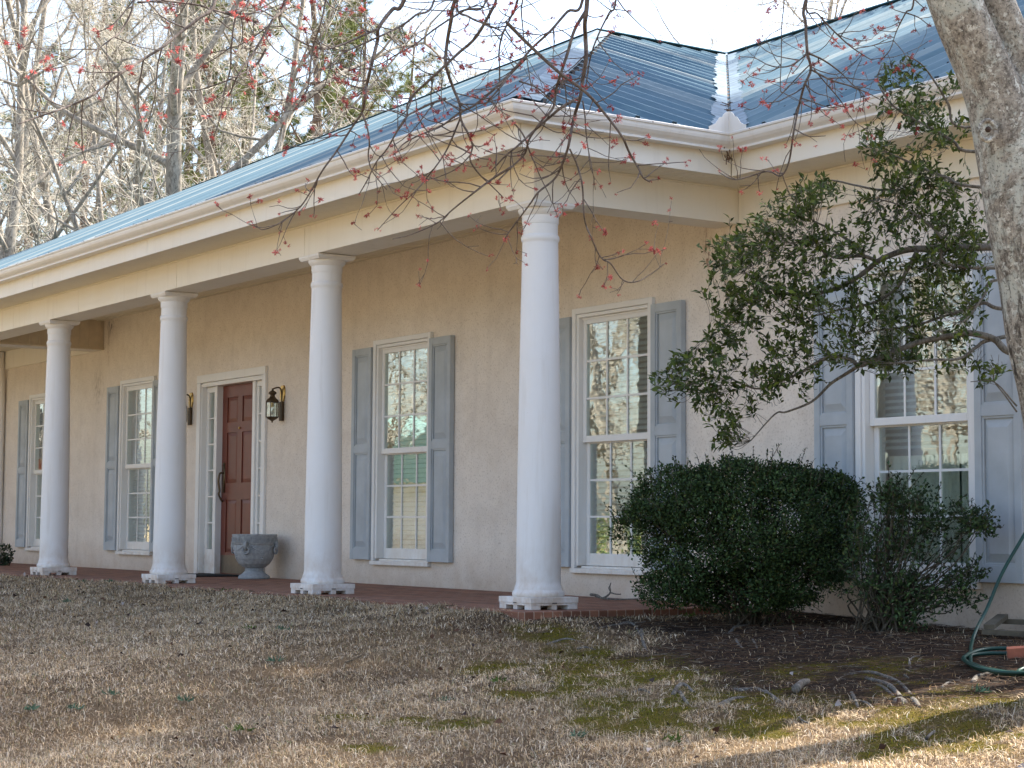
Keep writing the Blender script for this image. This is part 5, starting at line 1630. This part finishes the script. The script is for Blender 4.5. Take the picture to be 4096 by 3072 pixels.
GB = "bare trees behind the house"; GP = "pines behind the house"; GR = "bare trees across the lawn"
protoA = tree_obj("bare_tree", "large many limbed bare tree with spreading pale limbs rising behind the porch roof", 3, "farbark", "fartwig", GB, height=15, r0=.19, nlimb=15, first=.16, spread=1.0, dens=1.05)
protoB = tree_obj("bare_tree", "tall slender bare tree behind the house", 14, "farbark", "fartwig", GB, height=17, r0=.13, nlimb=14, first=.22, spread=.7, dens=.95)
protoC = tree_obj("bare_tree", "crooked leaning bare tree behind the house", 25, "farbark", "fartwig", GB, height=13, r0=.13, nlimb=12, first=.2, spread=.95, dens=1.1, lean=.12)
pineP = pine_obj("green pine standing among the bare trees behind the roof", 8, 17, GP, .22)


def spot(px, d):
    p = ray(px, 2066, d); return (float(p[0]), float(p[1]), -.15)


used = set()


def plant(proto, px, d, sc, rot, label=None):
    o = proto if proto.name not in used else copy_tree(proto)
    used.add(proto.name)
    o.location = spot(px, d); o.rotation_euler = (0, 0, rot); o.scale = (sc, sc, sc)
    if label: o['label'] = label
    return o


plant(protoA, 735, 30, 1.0, .4, "large bare tree with thick trunk and pale spreading limbs above the porch roof")
LB = "one of the bare grey trees crowding behind the left half of the roof"
for pr, px, d, sc, rt in ((protoB, 40, 32, .95, 0.3), (protoB, 310, 38, 1.0, 1.9), (protoC, 420, 42, 1.05, 2.2), (protoC, 160, 46, 1.2, 4.0), (protoC, 1010, 38, 1.1, 5.1), (protoC, 800, 31, .9, 1.3),
                          (protoA, -200, 40, 1.0, 2.7), (protoB, 640, 60, 1.2, .9), (protoB, 980, 58, 1.0, 3.3), (protoB, -60, 50, 1.1, 2.1), (protoC, 560, 34, .8, 3.7), (protoC, 1280, 56, .9, .4), (protoB, 460, 66, 1.2, 4.1)):
    plant(pr, px, d, sc, rt, LB)
plant(protoC, 1780, 52, .62, 1.0, "small sparse bare treetop showing just above the roof left of the hip")
plant(protoC, 1980, 60, .60, 2.5, "small hazy bare treetop beside the roof hip")
for pr, px, d, sc, rt in ((protoC, 1600, 50, .95, .7), (protoB, 1750, 56, .8, 2.2), (protoC, 2120, 64, .72, 4.4), (protoB, 2300, 70, .62, 1.2)):
    plant(pr, px, d, sc, rt, "one of the sparse bare trees whose tops show above the roof left of the hip")
for pr, px, d, sc, rt in ((protoC, 3480, 28, .9, 2.0), (protoC, 3000, 36, .98, .5)):
    plant(pr, px, d, sc, rt, 'bare treetop whose thin branches cross the white sky above the right-hand ridge')
plant(protoA, 4250, 24, 1.0, 1.6, "bare tree at right whose thin branches cross the white sky above the ridge")
LP = "green needled pine among the bare trees behind the roof"
for px, d, sc, rt in ((1330, 44, 1.0, 0), (1000, 52, 1.05, 1.1), (800, 56, 1.0, 2.0), (250, 52, 1.0, 3.0), (40, 56, .9, 4.0), (1480, 66, 1.0, 5.0), (520, 66, 1.1, .5), (1170, 50, .9, 2.6), (1620, 58, .95, 1.6), (1400, 52, 1.0, 4.4), (900, 46, .9, .2), (650, 50, .95, 3.6), (700, 70, 1.1, 2.9), (110, 74, 1.0, 1.2), (380, 78, 1.1, 5.1)):
    plant(pineP, px, d, sc, rt, LP)
# added unseen evergreen, its crown shaped along the sun rays to shade the lawn
shade_tree = thing("evergreen_tree", "unseen broadleaf evergreen added behind the right end of the house to shade the lawn", "tree", (2.2, 14.4, -.15))
GI = Matrix.Translation((-2.2, -14.4, .15))
r_ = np.random.default_rng(77)
gaps = [(1.36, -3.28, .34, .13), (2.95, -3.25, .5, .13), (3.6, -2.62, .2, .14), (2.4, -3.75, .25, .08), (4.7, -2.3, .35, .12)]  # openings left in the crown so sun patches land on the lawn
P = []; b = MB(); top = np.array([2.2, 14.5, 17.0])
b.tube(catmull([(2.2, 14.4, -.2), (2.25, 14.4, 6), (2.15, 14.4, 12), top], 6), np.linspace(.3, .09, 19), 10)
cl = 0
while cl < 1150:
    gx_, gy_ = r_.uniform(-4.2, 5.6), r_.uniform(-5.6, -.9)
    if gx_ > 3.55 + .2 * math.sin(gy_ * 3) and gy_ > -2.3: continue
    if any(((gx_ - a) / c) ** 2 + ((gy_ - b2) / d) ** 2 < 2.2 for a, b2, c, d in gaps): continue
    base = np.array([gx_, gy_, -.4]); tt = (14.4 + r_.normal(0, .9) - gy_) / SUN[1]; c = base + SUN * tt
    cl += 1
    if cl % 6 == 0: b.tube([top + (0, 0, r_.uniform(-4, 0)), (top + c) / 2 + (0, 0, .2), c], [.05, .03, .012], 5)
    for k in range(26): P.append(c + r_.normal(0, .13, 3))
o = b.build("trunk", "farbark", None, smooth=True); o.parent = shade_tree; o.matrix_parent_inverse = GI
P = np.array(P); n = len(P); L = r_.uniform(.12, .22, n)
V, F = leaves_mesh(P, r_.normal(0, 1, (n, 3)), r_.normal(0, 1, (n, 3)), L, L * .5)
o = mesh_np("foliage", V, F, "bushleaf", None, np.tile(np.array([[.03, .06, .02]]), (len(V), 1))); o.parent = shade_tree; o.matrix_parent_inverse = GI
# trees and buildings across the lawn, seen in the window glass
for pr, x, y, sc, rt in ((protoA, -19, -15, .9, 0), (protoA, -27, -22, 1.0, 2), (protoB, -14, -13, .8, 1), (protoC, -23, -14, .9, 3), (protoB, -33, -22, 1.1, 4), (protoA, -38, -30, 1.1, 5), (protoC, -17, -20, 1.0, .6), (protoA, -9, -12, .8, 1.5), (protoB, -46, -28, 1.2, 2.5), (protoC, -31, -17, 1.0, 5), (protoA, -48, -20, 1.1, .5), (protoC, -12, -22, 1.1, 2), (protoB, -8.2, -9.2, .7, 1), (protoC, -12.5, -11.5, .8, 3.3), (protoA, -16, -9.6, .8, 4), (protoC, -20.5, -11.0, .9, 1.1), (protoA, -24, -8.6, .9, 2.2), (protoB, -28, -9.2, .9, .3), (protoC, -22.5, -18, 1, 5.2), (protoA, -33, -14.5, 1, 3.1), (protoB, -17.5, -17.5, 1, 2.6), (protoA, -14, -24, 1.1, 4.7), (protoA, -30, -34, 1.2, .8), (protoC, -40, -17, 1.1, 4.1), (protoB, -26, -28, 1.2, 5.5), (protoA, -55, -30, 1.2, 1.9), (protoA, -20, -36, 1.2, 3.6), (protoB, -36, -11.5, 1.0, 1.7)):
    o = copy_tree(pr); o.location = (x, y, -1.2); o.rotation_euler = (0, 0, rt); o.scale = (sc,) * 3; o['label'] = "bare tree across the lawn seen only as a reflection in the windows"; o['group'] = GR


def small_house(name, label, cx, cy, w, d, h, wallm, roofm):
    t = thing(name, label, "house", (cx, cy, -1.3))
    b = MB(); b.box(-w / 2, w / 2, -d / 2, d / 2, 0, h); b.build("wall", wallm, t)
    b = MB(); e = .5; V = [(-w / 2 - e, -d / 2 - e, h + .002), (w / 2 + e, -d / 2 - e, h + .002), (w / 2 + e, d / 2 + e, h + .002), (-w / 2 - e, d / 2 + e, h + .002), (-w / 2 - e, 0, h + 2.2), (w / 2 + e, 0, h + 2.2)]
    b.add(V, [(0, 1, 5, 4), (2, 3, 4, 5), (0, 4, 3), (1, 2, 5), (3, 2, 1, 0)]); b.build("roof", roofm, t)
    for k in (-.3, .3):
        b = MB(); b.box(k * w - .6, k * w + .6, d / 2 + .002, d / 2 + .06, .9, 2.2); b.build("window", "trim", t)
        b = MB(); b.box(k * w - .5, k * w + .5, d / 2 + .061, d / 2 + .07, 1.0, 2.1); b.build("shutter", "shutter", t)


small_house("neighbour_house", "low pale house with a green metal roof across the lawn, reflected in the windows", -45, -21.5, 7, 8, 3.2, "white", "teal")
small_house("brick_house", "red brick house across the lawn, reflected in the leftmost window", -42, -6.6, 4, 3.4, 3.6, "redbrick", "deck")
fh = [(-14, -9.2), (-16.5, -10.4), (-19, -11.4)]
for k, (x, y) in enumerate(fh):
    make_bush("rounded sunlit green shrub across the lawn, seen only in the window glass", np.array([x, y, -1.1]), [(0, 0, .8, 1.0, .9, .9), (.6, .2, .5, .7, .6, .6)], 2600, 12, 40 + k, .3, (.12, .16, .03), .07, .13, 0)['group'] = "shrubs across the lawn"
